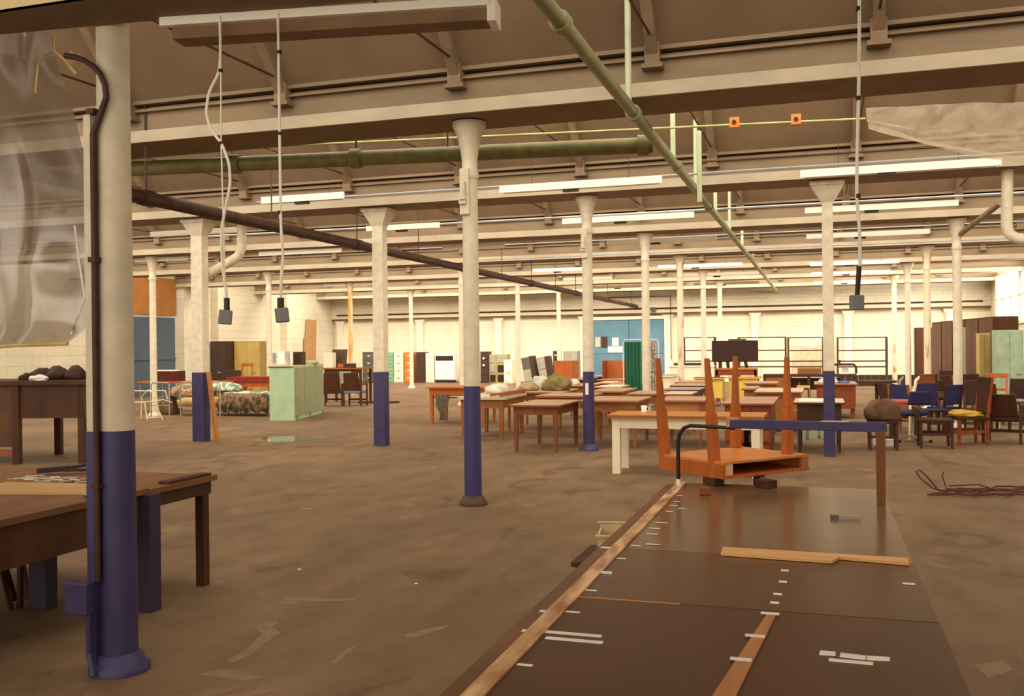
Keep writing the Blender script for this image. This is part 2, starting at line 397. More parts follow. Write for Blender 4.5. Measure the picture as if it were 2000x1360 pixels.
# beams (valley gutters) on the column rows, with rafters and tie rods
RX = [-3.45+1.99*k for k in range(-9, 6)]
tn = n
for j in range(0, 8):
    Y = rowY(j); tn += 1
    a, b = Y-.36, Y+.39
    m_ = MB().box(XW0, XW1, a+.06, b-.06, SOF+.02, SPR-.04)          # box of the gutter beam
    m_.box(XW0, XW1, a-.02, b+.02, SPR-.02, SPR+.02)                  # wall plate
    m_.box(XW0, XW1, a-.0, a+.061, SPR-.1, SPR-.075)
    bo = struct('trim_%d' % tn, m_, BEAM)
    MB().box(XW0, XW1, a-.03, a, SOF, SOF+.13).build('flange', FLANGE, bo)
    MB().box(XW0, XW1, a+.001, b, SOF+.003, SOF+.02).build('soffit_shade_strip', SOFFIT_SHADE, bo)  # underside strip that carries the painted shade
    run = RIDGE-SPR; yr = rowY(j-1)+.39+2.98
    for x in RX:
        if j == 0 : continue
        if not (XW0+.2 < x < XW1-.2): continue
        q = px((x, Y, 4.2))
        if not -150 < q[0] < 2150: continue
        d = Vector((0, yr-a, RIDGE-SPR)).normalized(); nrm = Vector((0, -d.z, d.y))*-1
        p0 = Vector((x, a, SPR))-Vector((0, .06*d.z*-1, 0)); 
        r_ = MB().bar((x, a+.02, SPR-.07), (x, yr+.02, RIDGE-.07), .1, .14)
        r_.build('rafter', RAFT, bo)
        MB().box(x-.1, x+.1, a-.09, a+.05, SPR-.2, SPR-.16).box(x-.07, x+.07, a-.07, a+.06, SPR-.16, SPR+.04).build('rafter_shoe', RAFT, bo)
        MB().tube([(x, a-.05, SPR+.08), (x, rowY(j-1)+.42, SPR+.02)], .013, 6).build('tie_rod', ROD, bo)
# lintel-like boxed casing passing in front of the nearest column
tn += 1
c = [at(0, 25, 3.3), at(81, 65, 3.3), at(307, 46, 3.3)]
dback = (c[2]-c[1]).normalized(); pB0 = c[1]-dback*3; pB1 = c[1]+dback*5.2
pF0 = Vector((c[0].x-3, c[0].y, 3.3)); pF1 = Vector((c[0].x+6, c[0].y, 3.3))
P = [pF0, pF1, Vector((pF1.x, pB1.y, 3.3)), pB0]
struct('trim_%d' % tn, MB().hexa([tuple(p) for p in P]+[(p.x, p.y, 3.72) for p in P]), mat('casing_brown', (128, 104, 74), .7, .1, 3))
MB().box(pF0.x, pF1.x, pF0.y-.02, pF0.y-.001, 3.3, 3.72).build('casing_fascia', mat('casing_cream', (204, 182, 134), .6, .08, 3), [o for o in COL.objects if o.name == 'trim_%d' % tn][0])

# doors
y = YB+.17
dA = MB().box(-9.78, -8.13, y-.06, y, 0, 2.8).box(-8.11, -6.46, y-.06, y, 0, 2.8)
for x0, x1 in ((-9.78, -8.13), (-8.11, -6.46)):
    dA.box(x0+.06, x1-.06, y-.08, y-.06, 1.28, 1.34)
d1 = struct('door_1', dA, DOORB)
MB().box(-9.9, -6.3, y-.12, y-.06, 2.8, 2.95).build('door_frame', WHITE_FLAT, d1)
y = YB+.09
for nm, x0, x1, z0, z1, m_, lb in (('notice', -9.66, -9.42, 1.58, 2.03, mat('buff_paper', (206, 190, 150), .7), 'buff notice at the left of the big blue doors'),
        ('notice', -9.38, -9.1, 1.56, 2.05, DKSTEEL, 'dark brown notice on the blue doors beside the buff one'),
        ('notice', -8.88, -8.58, 1.62, 2.0, PAPER, 'small white notice high on the blue doors'),
        ('notice', -9.08, -8.4, 1.33, 1.6, PAPER, 'wide white notice low on the blue doors')):
    tag(MB().box(x0, x1, y-.012-(.004 if z0 < 1.5 else 0), y, z0, z1).build(nm, m_), lb, 'notice')
xl = XW0
p0, p1 = atX(272, 620, xl), atX(335, 620, xl)
d2 = struct('door_2', MB().box(xl, xl+.06, 26.0, 30.0, 0, 2.85), DOORD)
MB().box(xl+.06, xl+.1, 26, 30, 1.3, 1.38).box(xl+.06, xl+.1, 26, 26.1, 0, 2.85).build('door_rail', DOORD, d2)
MB().box(xl+.06, xl+.09, 28.55, 28.9, 1.9, 2.45).build('door_notice', OAK, d2)
tag(MB().box(xl+.01, xl+.08, 26.0, 30.05, 2.95, 4.3).build('infill_board', BOARDO), 'orange-brown board filling the opening above the dull blue left door', 'board')
# side windows far right
wn += 1
wf = struct('window_%d' % wn, MB().box(XW1-.05, XW1-.02, 31.5, 40.5, 2.35, 4.1), WGLASS)
fb = MB()
for yy in [31.5+1.5*k for k in range(7)]: fb.box(XW1-.1, XW1-.05, yy-.06, yy+.06, 2.3, 4.15)
fb.box(XW1-.1, XW1-.05, 31.5, 40.5, 2.25, 2.35).box(XW1-.1, XW1-.05, 31.5, 40.5, 3.2, 3.26)
fb.build('window_frame', WHITE_FLAT, wf)

# ================================================================== COLUMNS
def iron_column(i, x, y, label, blue=None, m=None, worn=False, plain=False, sock=None, group=None):
    t = thing('iron_column', label, 'column', (x, y, 0), group=group)
    m = m or WHITE
    rb, rt = .092, .08
    hb = blue or .0
    if blue:
        MB().lathe([(rb, .07), (rb-.005, hb)], n=28).build('painted_band', BLUE_WORN if worn else BLUE, t, smooth=True)
        MB().lathe([(.15, 0), (.15, .03), (.125, .05), (.11, .09), (.093, .1)], n=28).build('base', BLUE if not worn else ROD, t, smooth=True)
    else:
        MB().lathe([(.14, 0), (.14, .04), (.1, .09)], n=20).build('base', m, t, smooth=True)
    MB().lathe([(rb-.006, hb if blue else .09), (rt, 3.42)], n=28).build('shaft', m, t, smooth=True)
    cap = MB().lathe([(rt+.005, 3.4), (rt+.014, 3.42), (rt+.014, 3.46), (rt+.002, 3.48), (rt+.002, 3.6), (rt+.015, 3.7), (rt+.045, 3.84), (rt+.08, 3.92), (.175, 3.95), (.175, 3.99)], n=24)
    cap.build('capital', m, t, smooth=True)
    if sock:
        MB().box(-.075, .03, -.115, -.06, 3.02, 3.5).build('bracket_plate', m, t, bevel=.01)
        s_ = MB().tube([(-.03, -.14, 3.17), (-.03, -.14, 3.36)], [.035, .025], 10).box(-.07, -.0, -.15, -.11, 3.13, 3.25)
        s_.build('cast_lug', m, t)
    return t
X0, X1, X2, X3 = -3.45, 2.53, -9.6, -15.85
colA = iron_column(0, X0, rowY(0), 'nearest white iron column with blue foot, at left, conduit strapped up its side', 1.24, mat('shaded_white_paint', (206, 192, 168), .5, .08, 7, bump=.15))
iron_column(0, X0, rowY(1), 'tall white iron column with chipped blue foot standing alone mid-floor', 1.24, worn=True, sock=True)
iron_column(0, X0, rowY(2), 'white iron column with blue foot and white stencil, behind the small brown table', 1.24, sock=True)
MB().box(-.03, .02, -.098, -.082, .88, 1.06).build('stencil_mark', PAPER, COL.objects[-1] if False else [o for o in COL.objects if o.name.startswith('iron_column')][-1])
gX = 'plain white columns among the far desks'
iron_column(0, X0, rowY(3), 'all-white iron column rising behind the desks beside the green screen')
iron_column(0, X0, rowY(4), 'rust-streaked white column next behind the one by the green screen', m=WHITE_RUST)
iron_column(0, X0, rowY(5), 'brown-topped white column left of the blackboard, third behind the blue-footed one')
iron_column(0, X0, rowY(6), 'farthest column of the row behind the blackboard, flared top')
iron_column(0, X1, rowY(3), 'white iron column standing in the chairs at right')
iron_column(0, X1, rowY(4), 'white column with a long rust stain at its head, before the dark wardrobes', m=WHITE_RUST)
iron_column(0, X1, rowY(5), 'slim white column just left of the dark wardrobes')
iron_column(0, X1, rowY(6), 'farthest white column of the right-hand row, by the end of the racks', m=WHITE_RUST)
iron_column(0, X2, rowY(3), 'plain white column half hidden behind the blue-footed square post in mid-left')
iron_column(0, X2, rowY(4), 'plain white column seen just left of the lone blue-footed column')
iron_column(0, X2, rowY(5), 'white column rising from behind the tarpaulin heaps')
iron_column(0, X2, rowY(6), 'white column before the end wall, left of the blue doors')
iron_column(0, X3, rowY(3), 'white column standing by the hospital beds at left')
iron_column(0, X3, rowY(4), 'white column directly behind the mint cupboard')
iron_column(0, X3, rowY(5), 'orange-rusted column behind the dark armchairs', m=mat('orange_rust_paint', (222, 200, 160), .55, .1, 2.2, rgb2=(206, 140, 62), stretch=(4, 4, .4), thr=(.42, .55)))
iron_column(0, X3, rowY(6), 'white column in front of the orange and white filing cabinets')

def box_post(x, y, label, w=.24, d=.2):
    t = thing('box_post', label, 'post', (x, y, 0))
    MB().box(-w/2, w/2, -d/2, d/2, 0, 1.24).build('painted_band', BLUE, t, bevel=.006)
    MB().box(-w/2+.003, w/2-.003, -d/2+.003, d/2-.003, 1.24, 3.78).build('shaft', WHITE, t, bevel=.006)
    MB().hexa([(-w/2, -d/2, 3.7), (w/2, -d/2, 3.7), (w/2, d/2, 3.7), (-w/2, d/2, 3.7), (-.22, -.2, 3.93), (.22, -.2, 3.93), (.22, .2, 3.93), (-.22, .2, 3.93)]).box(-.24, .24, -.22, .22, 3.93, 3.99).build('head', WHITE, t)
    return t
box_post(-10.62, rowY(2), 'square white post with blue foot, planks leaning on it, by the floral beds')
box_post(-7.04, rowY(2), 'square white post with blue foot on open floor right of the mint cupboard', .2, .2)
box_post(.14, rowY(2), 'white post with blue foot behind the blue bar, among the desks', .16, .14)

# conduit up the nearest column, with its blue switch box
A = colA
def loc(p, o): return (p[0]-o.location.x, p[1]-o.location.y, p[2])
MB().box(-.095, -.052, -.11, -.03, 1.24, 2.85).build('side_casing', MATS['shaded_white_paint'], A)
MB().box(-.098, -.052, -.113, -.03, .05, 1.24).build('side_casing_foot', BLUE, A)
pts = [atY(128, 108, 3.95), atY(150, 112, 3.95), atY(168, 119, 3.94), atY(184, 131, 3.935), atY(197, 146, 3.935), atY(205, 165, 3.935), atY(208, 190, 3.935)]+[Vector((X0-.038, 3.935, z)) for z in (2.75, 2.4, 1.6, .9, .48)]
MB().tube([loc(p, A) for p in pts], .016, 8).build('conduit', PIPEB, A, smooth=True)
for z in (2.85, 2.1, .95): MB().box(-.06, -.015, -.128, -.07, z, z+.025).build('conduit_clip', PIPEB, A)
MB().box(-.19, -.052, -.175, -.114, .32, .48).build('switch_box', BLUE, A, bevel=.008)
MB().tube([(-.07, -.14, .32), (-.07, -.14, .12), (-.02, -.17, .02)], .014, 8).build('conduit', BLUE, A)

# ================================================================== PIPES AND OVERHEAD SERVICES
def pipe(name, pts, r, m, label, cat='pipe', n=14):
    t = thing(name, label, cat, tuple(pts[0])); o = Vector(pts[0])
    MB().tube([Vector(p)-o for p in pts], r, n).build('run', m, t, smooth=True); return t, o
# green pipe running away overhead
gz = 3.83
gt, go = pipe('green_pipe', [(-1.63, 2.0, gz), (-1.63, YB-.1, gz)], .055, PIPEG, 'pale green pipe running overhead from top centre to the far wall')
for q in (6.2, 8.85, 11.7, 15.3, 19.5, 24.5):
    MB().tube([(0, q-2.0-.05, 0), (0, q-2.0+.05, 0)], .075, 14).build('coupling', PIPEG, gt, smooth=True)
for q in (8.6, 11.4, 13.6, 16.3, 19.0, 22.2, 26, 31):
    MB().tube([(0, q-2.0, 0.0), (0, q-2.0, 1.0)], .03, 10).build('riser', mat('pale_green_paint', (196, 204, 168), .5, .05, 6), gt, smooth=True)
# thin second riser set a little right
t_, o_ = pipe('thin_green_conduit', [at(270, 298, 4.2), at(1690, 232, 4.2)], .014, mat('yellow_green_paint', (176, 178, 118), .5), 'thin green conduit strung across the roof behind the front beam', 'conduit', 8)
a, b = at(1365, 256, 4.2), at(1365, 366, 3.9)
MB().tube([a-o_, Vector((a.x, a.y, 3.0+.35))-o_], .03, 8).build('drop', MATS['pale_green_paint'], t_, smooth=True)
for k, (x, y) in enumerate(((1435, 240), (1555, 234))):
    p = at(x, y, 4.2)
    t = thing('orange_sounder', ('left' if k == 0 else 'right')+' orange box with round black eye on the thin green conduit', 'alarm box', (p.x, p.y-.0, p.z-.06))
    MB().box(-.055, .055, -.08, -.015, -.01, .11).build('housing', ORANGE, t, bevel=.005)
    MB().tube([(0, -.095, .05), (0, -.08, .05)], .024, 12).build('eye', BLACK, t)
# olive fat pipe
pa, pb = at(175, 334, 3.85), at(1275, 283, 3.85)
t, o = pipe('olive_pipe', [pa, pb], .088, PIPEO, 'thick olive green pipe crossing the roof behind the front beam')
d = (pb-pa)
for f in (.02, .28, .5, .985): MB().tube([d*f-d.normalized()*.06, d*f+d.normalized()*.06], .115, 16).build('coupling', PIPEO, t, smooth=True)
for f in (.5, .66): MB().tube([d*f, d*f+Vector((0, 0, .5))], .012, 6).build('hanger', ROD, t)
# dark pipe
da, db = Vector((-7.22, 7.0, 3.38)), Vector((-7.74, YB, 3.38))
t, o = pipe('dark_pipe', [da, db], .078, PIPEB, 'dark brown pipe slung on thin rods, running down the hall to the end wall')
d = db-da
for k in range(13):
    q = d*((k+.75)/13.2); MB().tube([q, q+Vector((0, 0, 1.2))], .011, 6).build('hanger', ROD, t)
    if k % 2 == 0: MB().tube([q-Vector((0, .1, 0)), q+Vector((0, .1, 0))], .095, 12).build('coupling', PIPEB, t, smooth=True)
# cream down pipes
Yq = 14.8
pipe('cream_downpipe', [Vector((atY(473, 424, Yq).x, Yq, 4.0)), atY(472, 485, Yq), atY(466, 500, Yq), atY(452, 510, Yq), atY(406, 536, Yq)], .085, WHITE, 'cream downpipe cranking left to the square post above the beds')
Yq = 14.5
pipe('cream_downpipe', [Vector((atY(1968, 352, Yq).x, Yq, 4.0)), atY(1966, 440, Yq), atY(1970, 456, Yq), atY(1985, 466, Yq), atY(2030, 470, Yq)], .075, WHITE, 'cream downpipe cranking right at the right edge of the photo')
pipe('diagonal_strut', [atY(1955, 396, 17.2), Vector((X1+.06, rowY(3)-.02, atY(1878, 458, rowY(3)).z))], .05, BEAM, 'slanting strut between the two nearest right-hand columns', 'strut')
pipe('green_wall_pipe', [atX(262, 521, XW0+.5), atX(430, 548, XW0+.5), atX(690, 577, XW0+.5)], .06, MATS['yellow_green_paint'], 'green pipe along the top of the left wall')
pipe('wall_pipe', [(XW0+.3, YB-.06, 3.27), (XW1-.3, YB-.06, 3.27)], .032, PIPEB, 'thin dark pipe along the end wall above its string course')
pipe('wall_conduit', [(-6.2, YB-.1, 1.0), (-6.2, YB-.1, 3.8), (-9.0, YB-.1, 3.8)], .02, PIPEB, 'thin dark conduit down the right side of the blue doors', 'conduit')
pipe('thin_dark_rod', [at(1372, 316, 4.15), at(1900, 283, 4.15)], .016, ROD, 'thin dark rod crossing under the roof between the orange boxes and the polythene', 'rod', 6)
# wall bell
pb_ = atY(1276, 605, YB-.1); tag(MB().tube([(pb_.x, YB-.05, pb_.z), (pb_.x, YB-.16, pb_.z)], .12, 16).build('alarm_bell', GREY), 'round grey bell above the blue doors', 'bell')

# long fluorescent fitting right under the casing
fa, fb_ = at(318, 50, 3.27), at(957, 9, 3.27)
d = fb_-fa; ang = math.atan2(d.y, d.x); ln = d.length
t = thing('strip_light', 'long white strip light at the very top, hung under the brown casing', 'strip light', tuple(fa), ang)
MB().box(0, ln, -.035, .0, -.012, .03).build('lamp_edge', LAMPW, t)
MB().box(.05, ln, .0, .13, -.07, .028).build('reflector', mat('brown_reflector', (128, 96, 66), .6), t)
MB().box(ln-.01, ln+.03, -.03, .13, -.085, .03).build('end_cap', LAMPW, t)

# fluorescent battens
def roofz(Y):
    for j in range(-1, 8):
        if rowY(j)-.36 <= Y <= rowY(j)+.39: return SOF+.003
    j = math.floor((Y-ROW0)/BAY+1e-6); j = j if Y > rowY(j)+.39 else j-1
    f = Y-(rowY(j)+.39)
    return SPR+(RIDGE-SPR)*(f/2.98) if f < 2.98 else RIDGE-(RIDGE-SPR)*(f-2.98)/(BAY-.75-2.98)
def batten(xl, yl, ln, label, yaw=0, proto=[None]):
    p = at(xl, yl, 3.87)
    t = thing('fluorescent_batten', label, 'strip light', (p.x, p.y, 3.87), yaw, 'fluorescent battens under the roof')
    MB().panel_x([(0, 0), (ln, 0), (ln, .1), (0, .1)], 0, .035).build('lamp_cover', LAMPW, t)
    MB().box(.05, ln-.05, .035, .12, .0, .06).build('batten_body', LAMPW, t)
    MB().box(ln*.4, ln*.4+.22, .02, .1, -.035, .0).build('bracket', BLACK, t)
    for f in (.2, .8): MB().tube([(ln*f, .07, .06), (ln*f, .07, roofz(p.y+.07)-3.87)], .004, 5).build('hanger', ROD, t)
    return t
LB = [(510, 398, 1.4, 'strip light above the hanging socket boxes, nearest at left'), (975, 377, 2.35, 'strip light in front of the lone column head, nearest of the middle file'), (1563, 347, 2.43, 'nearest strip light of the right-hand file, beneath the polythene'),
      (293, 463, 2.15, 'strip light over the beds behind the cream downpipe'), (715, 452, 1.5, 'strip light behind the head of the square post in mid-left'), (1098, 438, 2.38, 'second strip light of the middle file'), (1572, 417, 2.4, 'second strip light of the right-hand file'),
      (262, 513, 1.6, 'strip light at far left over the blue side door'), (505, 500, 2.2, 'strip light over the mint cupboard'), (863, 488, 1.5, 'strip light just left of the lone column shaft'), (1185, 478, 2.38, 'third strip light of the middle file'), (1575, 467, 2.42, 'third strip light of the right-hand file'),
      (632, 560, 2.2, 'small far strip light above the orange-rusted column'), (848, 556, 2.4, 'far strip light close to the lone column, left file'), (1040, 532, 1.6, 'small far strip light crossed by the dark pipe hangers'), (1160, 564, 2.0, 'last strip light before the end wall, above the blue doors'),
      (1100, 549, 1.7, 'far strip light behind the stencilled column'), (1285, 525, 2.4, 'fourth strip light of the middle file'), (1335, 541, 2.4, 'fifth strip light of the middle file'), (1355, 558, 2.4, 'sixth strip light of the middle file'),
      (1582, 520, 2.4, 'fourth strip light of the right-hand file'), (1585, 538, 2.4, 'fifth strip light of the right-hand file'), (1590, 555, 2.4, 'sixth strip light of the right-hand file')]
for a in LB: batten(*a)
# conduit lines carrying the lamps
for k, (Y, x0, x1) in enumerate(((13.35, -8.6, 4.5), (16.95, -12.6, 4.5), (20.75, -9, 5), (24.4, -9, 5.2))):
    tag(MB().tube([(x0, Y, 4.02 if k != 2 else 3.985), (x1, Y, 4.02 if k != 2 else 3.985)], .018, 6).build('lighting_conduit', COND), ['nearest grey conduit carrying the first row of strip lights', 'grey conduit carrying the second row of strip lights', 'grey conduit carrying the third row of strip lights', 'grey conduit carrying the fourth row of strip lights'][k], 'conduit')

# hanging sockets and their flexes
def socket(xy, top, mids, box, label, two=False, Y=4.0, up=None):
    pt = [atY(x, y, Y) for x, y in ([top]+mids+[box])]
    if up: pt[0].z = up
    b = pt[-1]
    t = thing('hanging_socket', label, 'socket', (b.x, Y, b.z))
    o = Vector((b.x, Y, b.z))
    # smooth the flex
    P = []
    for i in range(len(pt)-1):
        for k in range(5):
            f = k/5; q = pt[i].lerp(pt[i+1], f); P.append(q-o)
    P.append(pt[-1]-o+Vector((0, 0, .01)))
    for _ in range(2): P = [P[0]]+[(P[i-1]+P[i]*2+P[i+1])/4 for i in range(1, len(P)-1)]+[P[-1]]
    MB().tube(P, .0075, 6).build('flex', PAPER, t, smooth=True)
    return t, o
Yc = 4.0
FLX = mat('white_flex', (232, 222, 200), .5, .03, 5)
t, o = socket(None, (429, 32), [(431, 95), (429, 140), (408, 180), (402, 220), (412, 255), (433, 280), (448, 320), (450, 360), (440, 410), (432, 450), (434, 520), (441, 565)], (443, 590), 'grey socket box on a looping white flex, left of the hanging pair')
MB().tube([atY(431, 40, Yc)-o, atY(432, 280, Yc)-o, atY(440, 560, Yc)-o, atY(441, 592, Yc)-o], .004, 5).build('support_cord', FLX, t)
for yy in (138, 280): MB().tube([atY(431, yy-3, Yc)-o, atY(431, yy+3, Yc)-o], .012, 8).build('clip', BLACK, t)
MB().box(-.03, .03, -.03, .03, -.11, -.04).build('socket_box', mat('grey_box_paint', (122, 124, 122), .5), t, bevel=.005).rotation_euler = (0, .1, .5)
MB().box(-.01, .01, -.01, .01, -.05, .02).build('cable_gland', BLACK, t)
Yc = 4.05
t, o = socket(None, (543, 26), [(544, 100), (546, 250), (548, 400), (549, 450), (553, 500), (549, 540)], (548, 590), 'grey socket box on a straight white flex, right of the hanging pair', Y=4.05)
MB().tube([atY(546, 420, Yc)-o, atY(552, 460, Yc)-o, atY(554, 510, Yc)-o, atY(548, 585, Yc)-o], .004, 5).build('support_cord', FLX, t)
for yy in (102, 261, 415): MB().tube([atY(546, yy-3, Yc)-o, atY(546, yy+3, Yc)-o], .012, 8).build('clip', BLACK, t)
MB().box(-.032, .032, -.03, .03, -.1, -.03).build('socket_box', MATS['grey_box_paint'], t, bevel=.005).rotation_euler = (0, -.1, .5)
MB().box(-.012, .012, -.012, .012, -.04, .02).build('cable_gland', BLACK, t)
t, o = socket(None, (1680, -60), [(1679, 0), (1677, 190), (1674, 300), (1673, 385), (1679, 450), (1680, 520), (1676, 560)], (1673, 578), 'lone grey socket box hanging on a long white flex at right', Y=4.6, up=roofz(4.6))
Yc = 4.6
for yy in (17, 192, 383): MB().tube([atY(1676, yy-4, Yc)-o, atY(1676, yy+4, Yc)-o], .011, 8).build('clip', BLACK, t)
MB().tube([atY(1678, 520, Yc)-o, atY(1674, 582, Yc)-o], .011, 8).build('black_sleeve', BLACK, t)
MB().box(-.028, .028, -.02, .02, -.065, .003).build('socket_box', MATS['grey_box_paint'], t, bevel=.004).rotation_euler = (0, 0, .4)

# polythene sheets
def sheet(name, m, f, nu, nv, label, thick=0):
    mb = MB()
    for i in range(nv+1):
        for k in range(nu+1): mb.v.append(tuple(f(k/nu, i/nv)))
    for i in range(nv):
        for k in range(nu):
            a = i*(nu+1)+k; mb.f.append((a, a+1, a+nu+2, a+nu+1))
    o = mb.build(name, m, smooth=True); return o
LE = [(60, 92), (110, 97), (200, 130), (300, 150), (380, 168), (470, 172), (520, 160), (580, 172), (640, 168), (676, 128)]
def interp(T, y):
    for (a, b), (c, d) in zip(T, T[1:]):
        if a <= y <= c: return b+(d-b)*(y-a)/(c-a)
    return T[-1][1]
def fl(u, v):
    yr = 60+v*612; xr = interp(LE, min(yr, 676)); x = -220+(xr+220)*u; y = yr+(1-u)*14*v
    p = atY(x, y, 4.55)
    p.y += .035*math.sin(u*19+v*2.2)*(0.5+.6*v)+.05*math.sin(u*8-v*2)+.05*noise.noise(Vector((u*7, v*2.5, 1)))
    return p
o = sheet('polythene_sheet', PLAST, fl, 70, 50, ''); tag(o, 'translucent polythene sheet hanging at the left edge from the brown casing', 'plastic sheet')
hem = [fl(u/20, 1.0) for u in range(21)]
MB().tube([Vector(p) for p in hem], .012, 6).build('rolled_hem', YSTR, o)
MB().tube([fl(.93, .62), fl(.955, .72), fl(.97, .85), fl(.965, .97)], .007, 6).build('bright_fold', PAPER, o)
def fr(u, v):
    xa = 1690+u*420
    top = at(xa, 213-u*12, 4.0); top.y = max(top.y, 9.75)
    botpts = [(0, 245), (.25, 278), (.5, 300), (.8, 318), (1, 345)]
    xb = 1698+u*412; b = atY(xb, interp(botpts, u)+2, 12.6-1.4*(1-u))
    p = top.lerp(b, v); p.z -= .16*math.sin(math.pi*v)*(.3+u)
    p.z += .03*math.sin(v*15+u*3)+.02*noise.noise(Vector((u*7, v*5, 3)))
    return p
o = sheet('polythene_canopy', PLAST2, fr, 50, 24, ''); tag(o, 'grey polythene sheet sagging under the roof at top right', 'plastic sheet')
# yellow straps hung on the sheet top
st = MB().tube([atY(105, 70, 4.45), atY(104, 100, 4.45), atY(85, 108, 4.45), atY(74, 125, 4.45), atY(69, 182, 4.45)], .006, 6).tube([atY(104, 100, 4.45), atY(125, 118, 4.45), atY(148, 145, 4.45)], .008, 6).tube([atY(137, 100, 4.45), atY(146, 112, 4.45), atY(140, 124, 4.45), atY(133, 118, 4.45)], .005, 6)
tag(st.build('packing_strap', YSTR), 'yellow packing strap tangled over the conduit at top left', 'strap')

# ================================================================== DESKS AND TABLES
def width_to(fl_, xr, yaw):
    lo, hi = .1, 6
    u = Vector((math.cos(yaw), math.sin(yaw), 0))
    for _ in range(40):
        m = (lo+hi)/2
        if px(fl_+u*m)[0] < xr: lo = m
        else: hi = m
    return lo
PILED = []
def table(label, xl, xr, yf, z=.76, depth=1.2, yaw=0, top=TOPW, body=OAK, leg=.06, apron=.13, inset=.05, style='table', name='table', cat='table', group='old desks and tables in rows', front=None, tt=.03, taper=.62, edge=None):
    p = at(xl, yf, z-.01); yaw = R(yaw); W = width_to(p, xr, yaw)
    t = thing(name, label, cat, (p.x, p.y, 0), yaw, group)
    D = depth; i = inset
    MB().box(0, W, 0, D, z-tt, z).build('table_top', top, t, bevel=.004)
    if tt < .05: MB().box(-.004, W+.004, -.006, D+.004, z-tt-.004, z-.006).build('top_edging', edge or body, t)
    za = z-tt
    if style == 'table':
        m_ = MB().box(i+.01, W-i-.01, i, i+.02, za-apron, za).box(i+.01, W-i-.01, D-i-.02, D-i, za-apron, za)
        m_.box(i, i+.02, i+.01, D-i-.01, za-apron, za).box(W-i-.02, W-i, i+.01, D-i-.01, za-apron, za)
        m_.build('apron', front or body, t)
        for x in (i+leg/2-.005, W-i-leg/2+.005):
            for y in (i+leg/2-.005, D-i-leg/2+.005):
                MB().frus(x, y, 0, za, leg*taper, leg).build('leg', body, t)
    elif style == 'pedestal':
        pw = min(.38, W*.36)
        for s, x0 in enumerate((i, W-i-pw)):
            pd = MB().box(x0, x0+pw, i+.02, D-i, .16, za).box(x0+.02, x0+pw-.02, i+.05, D-i-.03, .0, .16).build('pedestal', body, t)
            for k in range(3):
                z0 = .19+k*(za-.2)/3
                dr = MB().box(x0+.015, x0+pw-.015, i, i+.02, z0, z0+(za-.2)/3-.02).build('drawer', front or body, t)
        MB().box(i+pw, W-i-pw, D-i-.02, D-i, .3, za).build('modesty_panel', body, t)
        MB().box(i+pw, W-i-pw, i+.01, i+.03, za-.1, za).build('centre_rail', body, t)
    elif style == 'panel':          # solid front panel faces the camera
        MB().box(i, W-i, i, i+.02, .22, za).build('front_panel', front or body, t)
        MB().box(i, i+.02, i+.02, D-i, .22, za).box(W-i-.02, W-i, i+.02, D-i, .22, za).build('side_panel', body, t)
        for x in (i+leg/2, W-i-leg/2):
            for y in (i+leg/2+.03, D-i-leg/2): MB().frus(x, y, 0, za, leg*.8, leg*.8).build('leg', body, t)
    t['_'] = 0; del t['_']
    return t, W
def onto(t, x, y, z=.76):
    return t.matrix_basis @ Vector((x, y, z))
bpy.context.view_layer.update()

# cream-legged table nearest of the rows
tw, W = table('long table with scrubbed brown top and cream-painted legs, nearest of all the rows', 1185, 1492, 812, .76, .78, 0, OAKL, CREAM, leg=.1, apron=.14, inset=.06, tt=.035, taper=1, edge=OAK, name='kitchen_table')
# small brown table
t3, W3 = table('small dark-legged table with pinkish top, nearest in front of the stencilled column', 995, 1092, 792, .74, 1.45, 0, TOPW, mat('mid_brown_wood', (128, 72, 36), .5, .15, 5, stretch=(3, 3, .5)), leg=.075, apron=.13)
MB_ = mat('mid_brown_wood', (0, 0, 0))
t4, W4 = table('brown table with worn top passing behind the stencilled column', 1131, 1247, 783.3, .76, 1.3, 0, TOPW, OAK, leg=.07, apron=.15)
t7, W7 = table('desk with orange-brown front between two upturned legs, behind the cream-legged table', 1281, 1376, 783, .76, 1.25, 0, TOPW, OAK, style='table', apron=.2, leg=.06, front=OAKL)
t8, W8 = table('red-brown pedestal desk with wide pinkish top beside the middle gangway', 1408, 1511, 789, .76, 1.9, 0, TOPW, REDWD, style='pedestal')
t9, W9 = table('dark desk with white sheet on it, crossed by the blue-footed post', 1550, 1650, 787, .76, 1.1, 0, TOPP, DKBROWN, style='table', apron=.28, leg=.07)
t2, W2 = table('table carrying a grey dust sheet, just right of the lone column', 893, 986, 777, .76, 1.6, 3, TOPP, OAK, leg=.09, apron=.15, tt=.05)
t5, W5 = table('long brown table behind the small dark-legged one', 1046, 1150, 774, .76, 1.1, 0, TOPW, OAK)
t6, W6 = table('brown table under the tan and olive tarpaulins', 985, 1100, 767, .76, 1.6, 3, TOPW, OAK)
